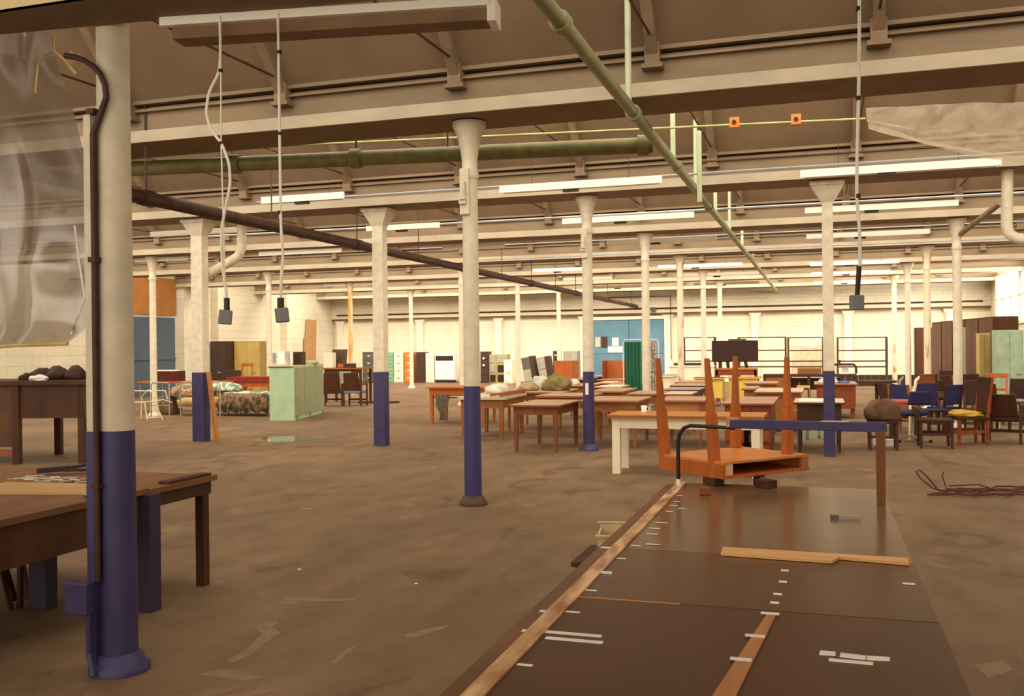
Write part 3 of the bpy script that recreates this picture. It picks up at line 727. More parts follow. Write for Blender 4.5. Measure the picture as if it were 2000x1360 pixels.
# far left orange table with shelf
t1, W1 = table('long orange-brown table farthest left of the rows, rag hanging on it', 833, 945, 757, .8, 1.0, 0, ORWD, ORWD, leg=.08, apron=.15)
MB().box(.1, W1-.1, .1, .9, .55, .58).build('lower_shelf', OAK, t1)
rows = [
 (1152, 1217, 765, 1.5, TOPW, OAK, 'table', 'plain table two behind the stencilled column'),
 (1157, 1212, 757, 1.05, TOPP, OAK, 'table', 'table with pale papers behind the stencilled column'),
 (1160, 1194, 749.5, 1.4, TOPP, DKBROWN, 'table', 'dim table four rows behind the stencilled column'),
 (1165, 1218, 742.5, 1.6, TOPG, REDWD, 'table', 'table under the right-hand orange booth panel'),
 (1060, 1140, 742, 1.8, TOPW, DKBROWN, 'table', 'table carrying the left orange box panel'),
 (1150, 1215, 736, 2.2, TOPG, DKBROWN, 'table', 'dark table before the blue doors'),
 (1085, 1150, 754, 1.2, TOPW, OAK, 'table', 'table behind the olive tarpaulin heap'),
 (1190, 1262, 751, 1.1, OAKL, OAKL, 'panel', 'desk with orange front panel before the green screen'),
 (1225, 1288, 770, 1.1, TOPW, OAK, 'table', 'table at the foot of the white column by the green screen'),
 (1296, 1361, 764+9, .0, None, None, '', ''),
 (1295, 1366, 762, 1.1, TOPG, DKBROWN, 'table', 'dark-topped desk third behind the cream-legged table'),
 (1308, 1377, 754, 1.3, TOPW, DKBROWN, 'table', 'brown desk fourth behind the cream-legged table'),
 (1318, 1383, 747.5, 1.4, TOPW, REDWD, 'table', 'brown desk fifth behind the cream-legged table'),
 (1473, 1568, 766, 1.6, TOPP, OAK, 'panel', 'pale-topped desk with brown front right of the gangway'),
 (1450, 1482, 760.5, .0, None, None, '', ''),
 (1452, 1518, 749.5, 1.3, TOPW, OAK, 'panel', 'brown desk behind the pale-topped one right of the gangway'),
 (1590, 1675, 751, 1.5, TOPW, REDWD, 'panel', 'red-brown desk with white bundle, right of the blue-footed post'),
]
RT = {}
for (xl, xr, yf, dp, tp, bd, stl, lb) in rows:
    if not stl: continue
    RT[lb] = table(lb, xl, xr, yf, .76, dp, 0, tp, bd, style=stl, apron=.16, front=(OAKL if 'orange front' in lb else None))
tA, _ = table('light-topped table directly behind the orange-fronted desk', 1292, 1350, 770.5, .76, 1.0, 0, TOPP, OAK)
tB, _ = table('narrow brown desk half hidden by an upturned table leg', 1448, 1478, 760, .76, 1.3, 0, TOPW, OAK)
# white desk
tw2, _ = table('white desk with grey top left of the cream counter', 1288, 1312, 735, .76, 1.8, 0, TOPG, CREAM, style='panel')
# cream low counter
p = at(1306, 744, .0); 
pc = atY(1306, 717, 33); pd_ = atY(1392, 717, 33)
t = thing('counter', 'long low cream counter behind the brown desks', 'counter', (pc.x, 33, 0))
MB().box(0, pd_.x-pc.x, 0, .6, 0, pc.z).build('counter_body', CREAM, t)
MB().box(-.03, pd_.x-pc.x+.03, -.03, .63, pc.z, pc.z+.03).build('counter_top', WHITE_FLAT, t)
# yellow-fronted desks
for (xl, xr, yf, lb, tp) in ((1353, 1414, 739, 'dark-topped desk with yellow front at the head of the gangway', DKSTEEL), (1419, 1484, 738, 'brown-topped desk with bright yellow front below the blackboard', OAK)):
    table(lb, xl, xr, yf, .76, .7, 0, tp, YEL, style='panel', leg=.04)
for k, (xl, yt, xr, yb, lb) in enumerate(((1532, 744, 1541, 757, 'yellow chair back standing between brown desks'), (1556, 753, 1582, 758, 'low yellow stool behind the pale-topped desk'), (1531, 780, 1537, 802, 'yellow-legged chair between the desks right of the gangway'))):
    Yc_ = (24.5, 21.5, 17.6)[k]
    a = atY(xl, yt, Yc_); b = atY(xr, yb, Yc_)
    t = thing('yellow_chair', lb, 'chair', (a.x, Yc_, 0))
    w_ = max(b.x-a.x, .09) if k else b.x-a.x
    if k == 2: w_ = .36
    if k < 2:
        MB().box(0, w_, 0, .02, max(b.z, .3), a.z).build('backrest', YEL, t)
    MB().box(-.0, w_ if k else .36, .02, .36, .43, .45).build('seat', YEL if k != 2 else OAK, t)
    ww = w_ if k else .36
    for x in (.02, ww-.02):
        for y in (.03, .34): MB().frus(x, y, 0, .43, .05, .05).build('leg', YEL if k == 2 else GALV, t)
    for x in (.01, ww-.01): MB().frus(x, .015, .43, max(.5, a.z-.05), .02, .02).build('back_post', GALV, t)
# brown writing desk under the blackboard
Yd = 30
a, b = atY(1397, 720, 27.5), atY(1478, 720, 27.5)
t = thing('open_bench', 'orange-brown bench below the blackboard', 'bench', (a.x, 27.5, 0)); W = b.x-a.x; z = a.z
MB().box(0, W, 0, .6, z-.04, z).build('bench_top', OAKL, t)
MB().box(.02, W-.02, .02, .04, z-.2, z-.04).build('front_rail', REDWD, t)
for x in (.04, W-.04):
    for y in (.05, .55): MB().frus(x, y, 0, z-.04, .06, .06).build('leg', REDWD, t)
# dark long bench at the right with box and tap frame
a, b = atY(1490, 732, 26), atY(1672, 730, 26); z = a.z
t = thing('long_bench', 'long dark workbench in front of the empty racks', 'bench', (a.x, 26, 0)); W = b.x-a.x
MB().box(0, W, 0, .7, z-.06, z).build('bench_top', DKSTEEL, t)
MB().box(.05, .55, .03, .65, .1, z-.06).build('cupboard', OAK, t)
MB().box(.6, W-.4, .3, .34, .42, z-.1).build('back_panel', DKBROWN, t)
for x in (.04, W*.5, W-.05):
    for y in (.06, .64): MB().frus(x, y, 0, z-.06, .07, .07).build('leg', DKSTEEL, t)
bz = z
q0, q1 = atY(1558, 719, 26.3), atY(1604, 719, 26.3)
t = thing('wooden_case', 'flat brown wooden case on the long dark workbench', 'case', (q0.x, 26.2, bz)); 
MB().box(0, q1.x-q0.x, 0, .4, 0, q0.z-bz-.02).build('case_body', OAK, t, bevel=.008); MB().box(-.005, q1.x-q0.x+.005, -.005, .405, q0.z-bz-.02, q0.z-bz).build('case_lid', HARDB, t)
q = atY(1640, 712, 26.3); t = thing('tube_stand', 'bent dark tube frame on the right end of the long workbench', 'frame', (q.x, 26.25, bz))
MB().tube([(-.3, 0, q.z-bz), (.34, 0, q.z-bz), (.4, 0, q.z-bz-.06), (.4, 0, 0.01)], .03, 8).tube([(0, 0, q.z-bz), (0, 0, q.z-bz+.12)], .02, 8).tube([(-.3, 0, q.z-bz), (-.3, 0, 0.01)], .02, 8).build('tube_frame', DKSTEEL, t)
MB().box(.05, .22, .1, .25, 0, .16).build('white_canister', PAPER, t)
# blackboard on easel feet
a, b = atY(1390, 666, 27.8), atY(1481, 707, 27.8)
bt = thing('blackboard', 'dark brown blackboard on splayed feet above the bench', 'blackboard', (a.x, 27.8, at(0, 0, 0).z*0+atY(1397, 720, 27.5).z)); W = b.x-a.x; zb = atY(1397, 720, 27.5).z
MB().box(0, W, 0, .04, b.z-zb, a.z-zb).build('board_panel', mat('blackboard_brown', (52, 26, 14), .6, .08, 3), bt)
MB().box(W*.36, W*.74, .0, .03, a.z-zb, a.z-zb+.05).build('top_clip', GREY, bt)
for x, dx in ((W*.18, 0), (W*.34, .02), (W*.72, .05)): MB().bar((x+dx, 0.02, 0.0), (x, .02, b.z-zb+.02), .09, .04).build('leg', BLACK, bt)
# racks
def rack(x0p, x1p, Y, label, miss=()):
    a, b = atY(x0p, 659, Y), atY(x1p, 659, Y); W = b.x-a.x; H = a.z
    t = thing('metal_rack', label, 'rack', (a.x, Y, 0), 0, 'empty metal racks before the end wall')
    for x in (0, W):
        for y in (0, .4): MB().box(x-.03, x+.03, y, y+.03, 0, H).build('post', ROD, t)
    for k, yy in enumerate((659, 684, 705, 716)):
        z = atY(x0p, yy, Y).z
        if k in miss: continue
        MB().box(0.03, W-.03, 0, .42, z-.04, z).build('shelf', ROD, t)
    return t
rack(1334, 1395, 37.5, 'empty metal rack left of and behind the blackboard')
rack(1442, 1534, 36.0, 'empty metal rack between the blackboard and the blue-footed post')
rack(1539, 1607, 36.0, 'empty metal rack just left of the blue-footed post')
rack(1636, 1732, 36.0, 'empty metal rack right of the blue-footed post')
q = atY(1535, 672, 38); tag(MB().box(q.x+.2, q.x+1.9, 38, 38.06, 0, 1.55).build('leaning_panel', mat('pinkish_panel', (232, 200, 166), .7)), 'pinkish-cream panel seen through the racks', 'panel')
q = atY(1316, 712, 36.8); tag(MB().box(q.x, q.x+1.15, 36.8, 37.2, 0, q.z+.05).build('dark_bench', DKSTEEL), 'low dark bench before the end wall right of the blue doors', 'bench')
# dark skirting band of stuff along the end wall at right
a = atY(1600, 737, 38.5)
t = thing('low_radiator', 'long low dark radiator under the end wall at right', 'radiator', (-1.2, 38.5, 0))
for k in range(30): MB().box(k*.24, k*.24+.232, 0, .12, 0, .42).build('radiator_section', DKSTEEL, t)

# green folding screen and floral curtain
Ys = 21.27
a, b = atY(1217, 664, Ys), atY(1286, 664, Ys); H = a.z
t = thing('folding_screen', 'hospital screen with green curtain and floral panel behind the orange-fronted desk', 'screen', (a.x, Ys, 0)); W = b.x-a.x
MB().tube([(0, 0, .1), (0, 0, H-.06), (.04, 0, H), (W-.04, 0, H), (W, 0, H-.06), (W, 0, .1)], .012, 8).build('screen_frame', WHITE_FLAT, t)
def curtain(x0, x1, z0, z1, m_, nm, fold=9, dep=.03):
    mb = MB(); N = 40
    for k in range(N+1):
        x = x0+(x1-x0)*k/N; y = dep*math.sin(k/N*fold*2*math.pi)
        mb.v += [(x, y-.002, z0), (x, y-.002, z1), (x, y+.004, z0), (x, y+.004, z1)]
    for k in range(N):
        a = 4*k; mb.f += [(a, a+4, a+5, a+1), (a+2, a+3, a+7, a+6)]
    mb.f += [(0, 1, 3, 2), (4*N, 4*N+2, 4*N+3, 4*N+1)]
    return mb.build(nm, m_, t, smooth=True)
curtain(.03, W*.52, .25, H-.05, TEAL, 'green_curtain', 5)
curtain(W*.74, W*.93, .15, H-.05, FLOW, 'floral_curtain', 3)
for x in (0, W): MB().box(x-.02, x+.02, -.2, .2, 0, .03).build('foot', WHITE_FLAT, t); MB().box(x-.01, x+.01, -.01, .01, .03, .12).build('foot_post', WHITE_FLAT, t)
# pale green cabinet under the dark desk
for k, (a0, a1) in enumerate(((1558, 1573), (1580, 1596), (1603, 1616))):
    A0 = at(a0, 860-k*2, 0); A1 = at(a1, 860-k*2, 0)
    tag(MB().box(0, (A1-A0).length, 0, .4, 0, .58).build('drawer_unit', MINT, loc=tuple(A0)), ['left', 'middle', 'right'][k]+' pale green drawer unit under and behind the dark desk with the white sheet', 'cabinet')

# orange booth panels standing on tables
def booth(x0, x1, y0, y1, Yp, zb, label, open_):
    a, b = atY(x0, y0, Yp), atY(x1, y0, Yp); H = a.z-zb; W = b.x-a.x
    t = thing('orange_booth', label, 'booth', (a.x, Yp, zb))
    if open_:
        MB().box(0, W, .5, .52, 0, H).build('back_panel', ORWD, t); MB().box(0, .02, 0, .5, 0, H).build('side_panel', REDWD, t)
    else:
        MB().box(0, W*.7, 0, .02, 0, H).build('front_panel', ORWD, t); MB().box(W*.7, W, 0.0, .02, 0, H).build('side_panel', OAK, t); MB().box(0, .02, .02, .4, 0, H).build('end_panel', OAK, t)
    return t
tb = RT['table carrying the left orange box panel'][0]
booth(1082, 1130, 705, 738, tb.location.y+.5, .762, 'orange box panel standing on a far table, left of the stencilled column', False)
tb = RT['table under the right-hand orange booth panel'][0]
booth(1176, 1220, 705, 735, tb.location.y+.5, .762, 'open orange booth on a far table before the blue doors', True)

# ------------------------------------------------------------------ cloths and bits on the tables
def blob(name, x, y, z, r, m, label, cat, seed, amp=.3, rz=0, fr=1.6):
    return tag(MB().blob((0, 0, 0), r, seed, amp, 26, 14, -.35, fr).build(name, m, smooth=True, loc=(x, y, z), rz=rz), label, cat)
q = at(966, 769, .76); blob('dust_sheet', q.x, q.y+.1, .762, (.24, .3, .14), GREYC, 'crumpled pale grey dust sheet just right of the lone column', 'cloth', 3, .35)
blob('grey_sheet', -5.45, 18.95, .762, (.2, .2, .2), GREYC, 'crumpled grey sheet behind the tan canvas heap', 'cloth', 5, .4)
blob('canvas_heap', -5.55, 18.22, .762, (.19, .24, .13), TANC, 'tan canvas heap on the far brown table', 'cloth', 8, .35)
blob('tarpaulin', -5.0, 18.4, .762, (.27, .34, .22), OLIVEC, 'olive tarpaulin heap left of the stencilled column', 'cloth', 11, .45, fr=2.2)
_t = RT['table behind the olive tarpaulin heap'][0]
blob('cloth_roll', _t.location.x+.35, _t.location.y+.3, .762, (.14, .16, .1), GREYC, 'small pale cloth roll between olive heap and stencilled column', 'cloth', 14, .2)
q = at(985, 777, .76)
t = thing('shallow_tray', 'long shallow wooden tray edge on the table right of the lone column', 'tray', (t2.location.x+W2-.1, t2.location.y+.05, .762))
MB().box(0, .02, 0, 1.5, 0, .07).box(-.18, -.16, 0, 1.5, 0, .05).build('tray_side', OAK, t); MB().box(-.16, 0, 0, 1.5, 0, .012).build('tray_base', TOPP, t)
# papers on lower shelf and rag on the far-left table
p = onto(t1, .12, .12, .585)
tag(MB().box(.1, W1-.35, .02, .4, 0, .03).build('paper_stack', PAPER, loc=(t1.location.x+.12, t1.location.y+.06, .582)), 'white papers on the low shelf of the far-left orange table', 'paper')
mb = MB(); N, Mv = 10, 12
for i in range(Mv+1):
    for k in range(N+1):
        u, v = k/N-.5, i/Mv; w_ = (.3-.16*v+.06*math.sin(v*7))
        mb.v.append((u*w_+.04*v+.03*math.sin(v*9), -.03+.03*math.sin(u*22+v*3), .6-v*.55))
n0 = len(mb.v)
mb.v += [(x, y+.012, z) for x, y, z in mb.v[:n0]]
for i in range(Mv):
    for k in range(N):
        a = i*(N+1)+k; mb.f += [(a, a+1, a+N+2, a+N+1), (n0+a, n0+a+N+1, n0+a+N+2, n0+a+1)]
tag(mb.build('hanging_rag', DKCLOTH, smooth=True, loc=(t1.location.x+.32, t1.location.y+.055, .04)), 'crumpled grey rag hanging off the far-left orange table', 'cloth')
# papers
def on_table(t, lb, fx, fy, w_, d_, h_, m, nm='paper_sheet', cat='paper', rz=0, z=.762):
    p = t.matrix_basis @ Vector((fx, fy, 0))
    return tag(MB().box(-w_/2, w_/2, -d_/2, d_/2, 0, h_).build(nm, m, loc=(p.x, p.y, z), rz=rz), lb, cat)
on_table(t9, 'white sheet of card spread on the dark desk crossed by the post', W9*.45, .5, W9*.7, .7, .006, PAPER)
tR = RT['red-brown desk with white bundle, right of the blue-footed post'][0]
blob('white_bundle', tR.location.x+.3, tR.location.y+.4, .762, (.22, .25, .09), GREYC, 'white bundle on the red-brown desk right of the blue-footed post', 'bundle', 21, .25)
blob('blue_cloth', tR.location.x+.62, tR.location.y+.35, .762, (.12, .12, .04), mat('bright_blue_cloth', (82, 94, 160), .8), 'small bright blue cloth on the red-brown desk', 'cloth', 23, .25)
tt_ = RT['plain table two behind the stencilled column'][0]
on_table(RT['table with pale papers behind the stencilled column'][0], 'pale papers on a desk behind the stencilled column', .35, .6, .4, .6, .012, PAPER)
on_table(RT['dim table four rows behind the stencilled column'][0], 'yellowish folder on a desk well behind the stencilled column', .3, .5, .35, .5, .02, mat('yellowish_card', (220, 206, 140), .7))
# white mug on the table floor gap
q = at(1258, 800, .76); t = thing('white_mug', 'small white mug on the cream-legged table top edge', 'mug', (at(1258, 806, .76).x, at(1258, 806, .76).y+.0, .762))
MB().lathe([(.035, 0), (.04, .09), (.036, .09), (.032, .01)], n=16).build('cup', PAPER, t, smooth=True)
MB().tube([(.04, 0, .02), (.062, 0, .03), (.062, 0, .065), (.04, 0, .075)], .006, 6).build('handle', PAPER, t)

# ================================================================== FOREGROUND BOARD TABLE
bt_ = thing('cutting_table', 'long dark laminate table with taped edge filling the lower right', 'table', (0, 0, 0))
BX0, BX1, BY0, BY1, BZ = -.78, .34, .9, 5.89, .8
MB().box(BX0, BX1, BY0, 3.12, BZ-.04, BZ).build('front_board', LAM, bt_)
MB().box(BX0, BX1, 3.13, 3.92, BZ-.04, BZ-.001).build('middle_board', mat('middle_laminate', (84, 52, 28), .27, .08, 3, spec=.5), bt_)
MB().box(BX0, BX1, 3.93, BY1, BZ-.04, BZ-.002).build('rear_board', LAM2, bt_)
MB().box(BX0-.005, BX0+.34, 3.12, 3.13, BZ-.03, BZ+.0005).build('seam_strip', ORFACE, bt_)
MB().box(BX0-.055, BX0, BY0, BY1, BZ-.05, BZ+.006).build('edge_strip', EDGE, bt_)
MB().box(BX0-.115, BX0-.057, BY0, BY1-.05, BZ-.07, BZ-.005).build('outer_rail', EDGED, bt_)
MB().box(BX0+.05, BX1-.1, BY0+.1, BY1-.15, BZ-.16, BZ-.04).build('under_frame', DKBROWN, bt_)
for x in (BX0+.3, BX1-.25):
    for y in (1.2, 3.4, 5.5): MB().box(x-.04, x+.04, y-.04, y+.04, 0, BZ-.1).build('leg', DKBROWN, bt_)
# tape marks along the edge
def surf_quad(pts, z, h, name, m, parent=None, lb=None, cat=None):
    P = [at(x, y, z) for x, y in pts]
    mb = MB().hexa([(p.x, p.y, z) for p in P]+[(p.x, p.y, z+h) for p in P])
    o = mb.build(name, m, parent)
    if lb: tag(o, lb, cat)
    return o
marks = [(1280, 1021, 24), (1268, 1032, 22), (1262, 1043, 24), (1262, 1063, 28), (1232, 1066, 20), (1205, 1091, 18), (1173, 1120, 24), (1143, 1153, 24), (1105, 1195, 30), (1010, 1298, 34), (1308, 988, 16), (1316, 980, 12), (1322, 968, 12), (1300, 999, 14), (1324, 993, 14)]
for x, y, l in marks:
    p = at(x, y, BZ); w_ = l*p.y/1900; h_ = .007
    MB().box(p.x, p.x+w_, p.y-h_, p.y+h_, BZ+.0, BZ+.0012+(.006 if p.x < BX0 else 0)).build('tape_mark', TAPE, bt_)
for y in (1234, 1246): 
    p = at(1066, y, BZ); MB().box(p.x, p.x+.17, p.y-.013, p.y+.009, BZ, BZ+.0015).build('tape_mark', TAPE, bt_)
for x, y in ((1066, 1192), (1032, 1230), (1183, 1068)):
    p = at(x, y, BZ); MB().box(p.x-.02, p.x+.02, p.y-.01, p.y+.01, BZ-.005, BZ-.003).build('tape_mark', TAPE, bt_)
# central ruler strip with its run of tape
rs = surf_quad([(1392, 1362), (1438, 1362), (1516, 1204), (1497, 1204)], BZ+.0005, .006, 'ruler_strip', RULER, lb='wooden strip laid lengthways on the dark laminate with white tape bands', cat='wood strip')
for x, y, w_ in ((1504, 1203, .05), (1475, 1247, .06), (1447, 1293, .06)):
    p = at(x, y, BZ); MB().box(p.x-.028, p.x+.028, p.y-.012, p.y+.012, BZ+.0065, BZ+.0078).build('tape_band', TAPE, rs)
for x, y in ((1533, 1115), (1529, 1137), (1519, 1161), (1513, 1178)):
    p = at(x, y, BZ); MB().box(p.x-.014, p.x+.014, p.y-.012, p.y+.012, BZ, BZ+.0013).build('tape_mark', TAPE, bt_)
p = at(1775, 1141, BZ); MB().box(p.x-.02, p.x+.02, p.y-.012, p.y+.012, BZ, BZ+.0013).build('tape_mark', TAPE, bt_)
# crosswise battens
P = [(1408, 1086), (1625, 1102), (1640, 1094), (1775, 1106), (1775, 1096), (1412, 1074)]
Q = [at(x, y, BZ) for x, y in P]
tag(MB().prism([(p.x, p.y) for p in Q], BZ+.001, BZ+.012).build('wood_batten', BATTEN), 'pale wooden batten with a notched edge lying across the table', 'wood strip')
# glue sticks / white slips
for k, pts in enumerate(([(1600, 1280), (1632, 1282), (1632, 1275), (1602, 1273)], [(1640, 1284), (1690, 1290), (1692, 1283), (1642, 1277)], [(1692, 1290), (1738, 1292), (1738, 1286), (1694, 1283)], [(1618, 1292), (1705, 1300), (1706, 1296), (1620, 1288)])):
    surf_quad(pts, BZ+.0005, .003, 'paper_slip', TAPE, lb=['leftmost short white slip', 'middle short white slip', 'right short white slip', 'long thin white slip nearest the camera'][k]+' on the lower right of the dark table', cat='paper slip')
# grey tool
a = at(1622, 1012, BZ); b = at(1680, 1013, BZ)
t = thing('file_tool', 'grey flat tool lying on the far half of the dark table', 'tool', tuple(a))
MB().bar((0, 0, .008), (.035, -.006, .008), .03, .014).build('tool_head', GREY, t); MB().bar((.035, 0, .008), (b.x-a.x, b.y-a.y, .008), .018, .01).build('tool_shank', GREYL, t)
# small block
q = at(1377, 966, BZ); tag(MB().box(-.03, .03, -.02, .03, 0, .04).build('wood_block', REDWD, loc=(q.x, q.y, BZ), rz=.2, bevel=.003), 'small brown wooden block on the far end of the dark table', 'wood block')
# metal hoop and blue bar frame
fr_ = thing('rail_stand', 'standing frame with bent black tube, blue bar and wooden right leg on the dark table', 'frame', (0, 0, 0))
L0 = Vector((BX0-.03, 5.74, BZ+.006)); zt = 1.165
Lt = at(1303, 880, 1.0); xx = L0.x
hoop = [L0, L0+Vector((0, 0, .26)), L0+Vector((.012, -.005, .31)), L0+Vector((.04, -.015, .345)), L0+Vector((.08, -.025, .36)), L0+Vector((.34, -.06, .352))]
MB().tube(hoop, .012, 10).build('bent_tube', BLACK, fr_, smooth=True)
MB().tube([L0, L0+Vector((0, 0, .035))], .014, 8).build('tube_ferrule', PAPER, fr_)
Rb = Vector((.305, 5.33, BZ))
b0 = L0+Vector((.31, -.04, .375)); b1 = Vector((.33, 5.33, 1.205))
MB().bar(b0, b1, .045, .05).build('blue_bar', BLUE, fr_, bevel=.004)
m0 = b0.lerp(b1, .62)+Vector((0, 0, .026)); m1 = b0.lerp(b1, .79)+Vector((0, 0, .026)); MB().bar(m0, m1, .04, .004).build('worn_patch', FLANGE, fr_)
MB().bar(b0+Vector((-.02, 0, .01)), b0+Vector((.05, 0, .01)), .05, .055).build('worn_end', EDGE, fr_)
MB().frus(Rb.x, Rb.y, BZ, 1.185, .042, .046).build('wooden_leg', mat('brown_leg_wood', (124, 70, 34), .5, .15, 5, stretch=(3, 3, .4)), fr_)

# upturned orange desk on two blocks
u = Vector((.755, -.655, 0)); v = Vector((.655, .755, 0)); o = Vector((-.95, 6.15, 0))
ang = math.atan2(u.y, u.x)
ud = thing('upturned_desk', 'upturned orange school desk with four legs in the air, beyond the dark table', 'desk', (o.x, o.y, .845), ang)
# local: x along u (.49), y along v (.64)
x0, x1, y0, y1 = -.04, .57, -.04, .70
tb_ = MB().box(x0+.015, x1-.005, y0+.005, y1+.005, 0, .018)
tb_.build('desk_top', ORWD, ud)
MB().box(x0+.02, x1-.01, y0+.01, y1, .085, .1).build('bottom_panel', ORFACE, ud)
MB().box(x0+.02, x1-.01, y0+.01, y0+.028, .018, .085).build('side_rail', ORWD, ud)
MB().box(x0+.02, x1-.01, y1-.02, y1, .018, .085).build('side_rail', ORWD, ud)
MB().box(x0+.02, x0+.04, y0+.03, y1-.02, .018, .085).build('back_rail', ORWD, ud)
MB().box(x1-.03, x1-.012, y1-.06, y1-.02, .018, .085).build('end_block', EDGE, ud); MB().box(x1-.03, x1-.012, y0+.028, y0+.09, .018, .085).build('end_block', EDGE, ud)
for lx, ly in ((.0, .0), (.46, .0), (.0, .62), (.46, .62)):
    sx_, sy_ = (-.023, -.036) if ly < .3 else (0, .005)
    m_ = MB().frus(lx, ly, .02 if ly < .3 else .1, .39, .058, .052, sx_*.5, sy_*.5).frus(lx+sx_*.5, ly+sy_*.5, .39, .72, .042, .026, sx_*.5, sy_*.5)
    m_.build('leg', ORWD, ud, bevel=.004)
# blocks under it and a low trestle carrying the far half
q = u*.22+o+v*.02; tag(MB().box(-.05, .05, -.03, .05, 0, .045).build('support_block', DKBROWN, loc=(-.62, 5.84, .80), rz=ang), 'left dark block propping the upturned desk', 'wood block')
tag(MB().box(-.05, .05, -.03, .05, 0, .045).build('support_block', DKBROWN, loc=(-.31, 5.80, .80), rz=ang), 'right dark block propping the upturned desk', 'wood block')
tr = thing('trestle', 'dark trestle under the far side of the upturned desk', 'trestle', (-.45, 6.55, 0))
MB().box(-.25, .1, -.06, .06, .765, .845).build('beam', DKBROWN, tr)
for x in (-.2, .05):
    for s in (-1, 1): MB().bar((x, s*.25, 0), (x, s*.03, .765), .04, .04).build('leg', DKBROWN, tr)

# crate on stool at the left edge of the table
q = at(1212, 1040, .45)
st_ = thing('low_stool', 'low brown stool against the left edge of the dark table', 'stool', (-1.13, 5.2, 0))
MB().box(-.17, .2, -.16, .32, .44, .465).build('seat', DKBROWN, st_)
MB().box(-.15, -.13, -.12, .3, .36, .44).build('rail', DKBROWN, st_)
for x in (-.13, .16):
    for y in (-.12, .28): MB().frus(x, y, 0, .44, .035, .04).build('leg', DKBROWN, st_)
cr = thing('cream_crate', 'open cream plastic crate on the low stool beside the dark table', 'crate', (-1.08, 5.35, .466), .15)
MB().box(-.13, .13, -.1, .1, 0, .01).build('crate_base', mat('cream_plastic', (214, 190, 144), .5), cr)
CP = MATS['cream_plastic']
MB().box(-.13, .13, -.1, -.09, .01, .11).box(-.13, .13, .09, .1, .01, .15).box(-.13, -.12, -.09, .09, .01, .12).box(.12, .13, -.09, .09, .01, .15).build('crate_wall', CP, cr)
MB().box(-.145, .145, -.115, -.09, .105, .115).box(-.145, .145, .09, .115, .145, .155).build('crate_rim', CP, cr)

# wire heap at right
q = at(1850, 965, 0); t = thing('wire_tangle', 'tangle of rusty cable and rods on the floor at right', 'cable', (q.x, q.y, 0))
random.seed(4)
def wob(a, b, n_, amp, z=.02): return [(a[0]+(b[0]-a[0])*k/n_+random.uniform(-amp, amp), a[1]+(b[1]-a[1])*k/n_+random.uniform(-amp, amp), z+random.uniform(0, .02)) for k in range(n_+1)]
MB().tube([(-.3, .1, .22), (-.27, .1, .24), (-.2, .08, .18), (-.08, .05, .03), (0, 0, .02), (-.14, .05, .05), (-.26, .1, .15)], .009, 6, close=True).build('cable_loop', WIRE, t)
MB().tube([(-.03, 0, .24), (-.05, 0, .2), (-.02, 0, .1), (0, -.02, .015)], .007, 6).build('cable_end', WIRE, t)
for k in range(7): MB().tube(wob((-.2+k*.05, -.25+k*.08), (1.5, .0+k*.12), 14, .05), .01, 6).build('cable', WIRE, t)
MB().tube([(.0, -.1, .1), (.3, -.05, .12), (.5, 0, .05)], .008, 6).build('cable', WIRE, t)

# ================================================================== LEFT FOREGROUND BENCH
lb_ = thing('work_table', 'big dark work table behind the nearest column at lower left', 'table', (-4.05, 5.74, 0))
MB().box(-2.2, 0, -3.4, -.72, .74, .776).build('table_top', mat('scuffed_brown_top', (122, 82, 48), .55, .15, 3, stretch=(2, .5, 1)), lb_)
MB().box(-2.2, 0, -.72, -.0, .73, .766).build('table_leaf', MATS['scuffed_brown_top'], lb_)
MB().box(-.06, -.03, -3.3, -.72, .5, .74).box(-2.1, -.05, -.76, -.73, .56, .74).build('deep_apron', DKBROWN, lb_)
MB().box(-.06, -.03, -.72, -.03, .64, .73).box(-2.1, -.05, -.06, -.03, .64, .73).build('leaf_apron', DKBROWN, lb_)
MB().box(-.1, -.02, -.5, -.04, .767, .785).build('loose_rail', DKBROWN, lb_)
for x, y, w_ in ((-.07, -.08, .065), (-1.9, -.08, .065)): MB().box(x-w_/2, x+w_/2, y-w_/2, y+w_/2, 0, .73).build('leg', DKBROWN, lb_)
for x, y in ((-.02, -.72), (-.72, -.85), (-2.0, -.8)): MB().box(x-.07, x+.07, y-.05, y+.05, 0, .74)  .build('blue_post_leg', mat('dull_blue_post', (60, 48, 72), .55), lb_, bevel=.004)
for pts in (((-1.0, -.7, 0), (-1.1, -.7, .7)), ((-.86, -.9, 0), (-.84, -.9, .7)), ((-1.25, -.8, .7), (-.88, -.95, 0)), ((-1.4, -.6, .5), (-.9, -.9, .05))):
    MB().bar(pts[0], pts[1], .028, .028).build('thin_brace', DKBROWN, lb_)
# things on the work table
def flat(nm, pts, z, h, m, lb, cat): return surf_quad(pts, z, h, nm, m, lb=lb, cat=cat)
flat('drawing_board', [(-60, 968), (165, 968), (195, 948), (10, 945)], .778, .012, HARDB, 'tan drawing board lying on the near edge of the dark work table', 'board')
flat('grey_ruler', [(160, 968), (172, 968), (196, 951), (186, 950)], .792, .005, GREYL, 'short pale grey strip at the end of the drawing board', 'ruler')
random.seed(9)
pn = MB(); c0 = at(110, 942, .78)
for k in range(40):
    a_ = random.uniform(-.3, .3); cx, cy = c0.x+random.uniform(-.36, .3), c0.y+random.uniform(-.09, .09)
    l_ = random.uniform(.05, .14); zz = .792+random.uniform(0, .012)
    pn.bar((cx, cy, zz), (cx+l_*math.cos(a_), cy+l_*math.sin(a_), zz+.004), .006, .003)
tag(pn.build('paper_shreds', TAPE), 'heap of white paper shreds on the dark work table', 'paper shreds', kind='stuff')
c0 = at(120, 923, .78); t = thing('staple_gun', 'dark hand tool with long handles on the work table', 'tool', (c0.x, c0.y, .778), .5)
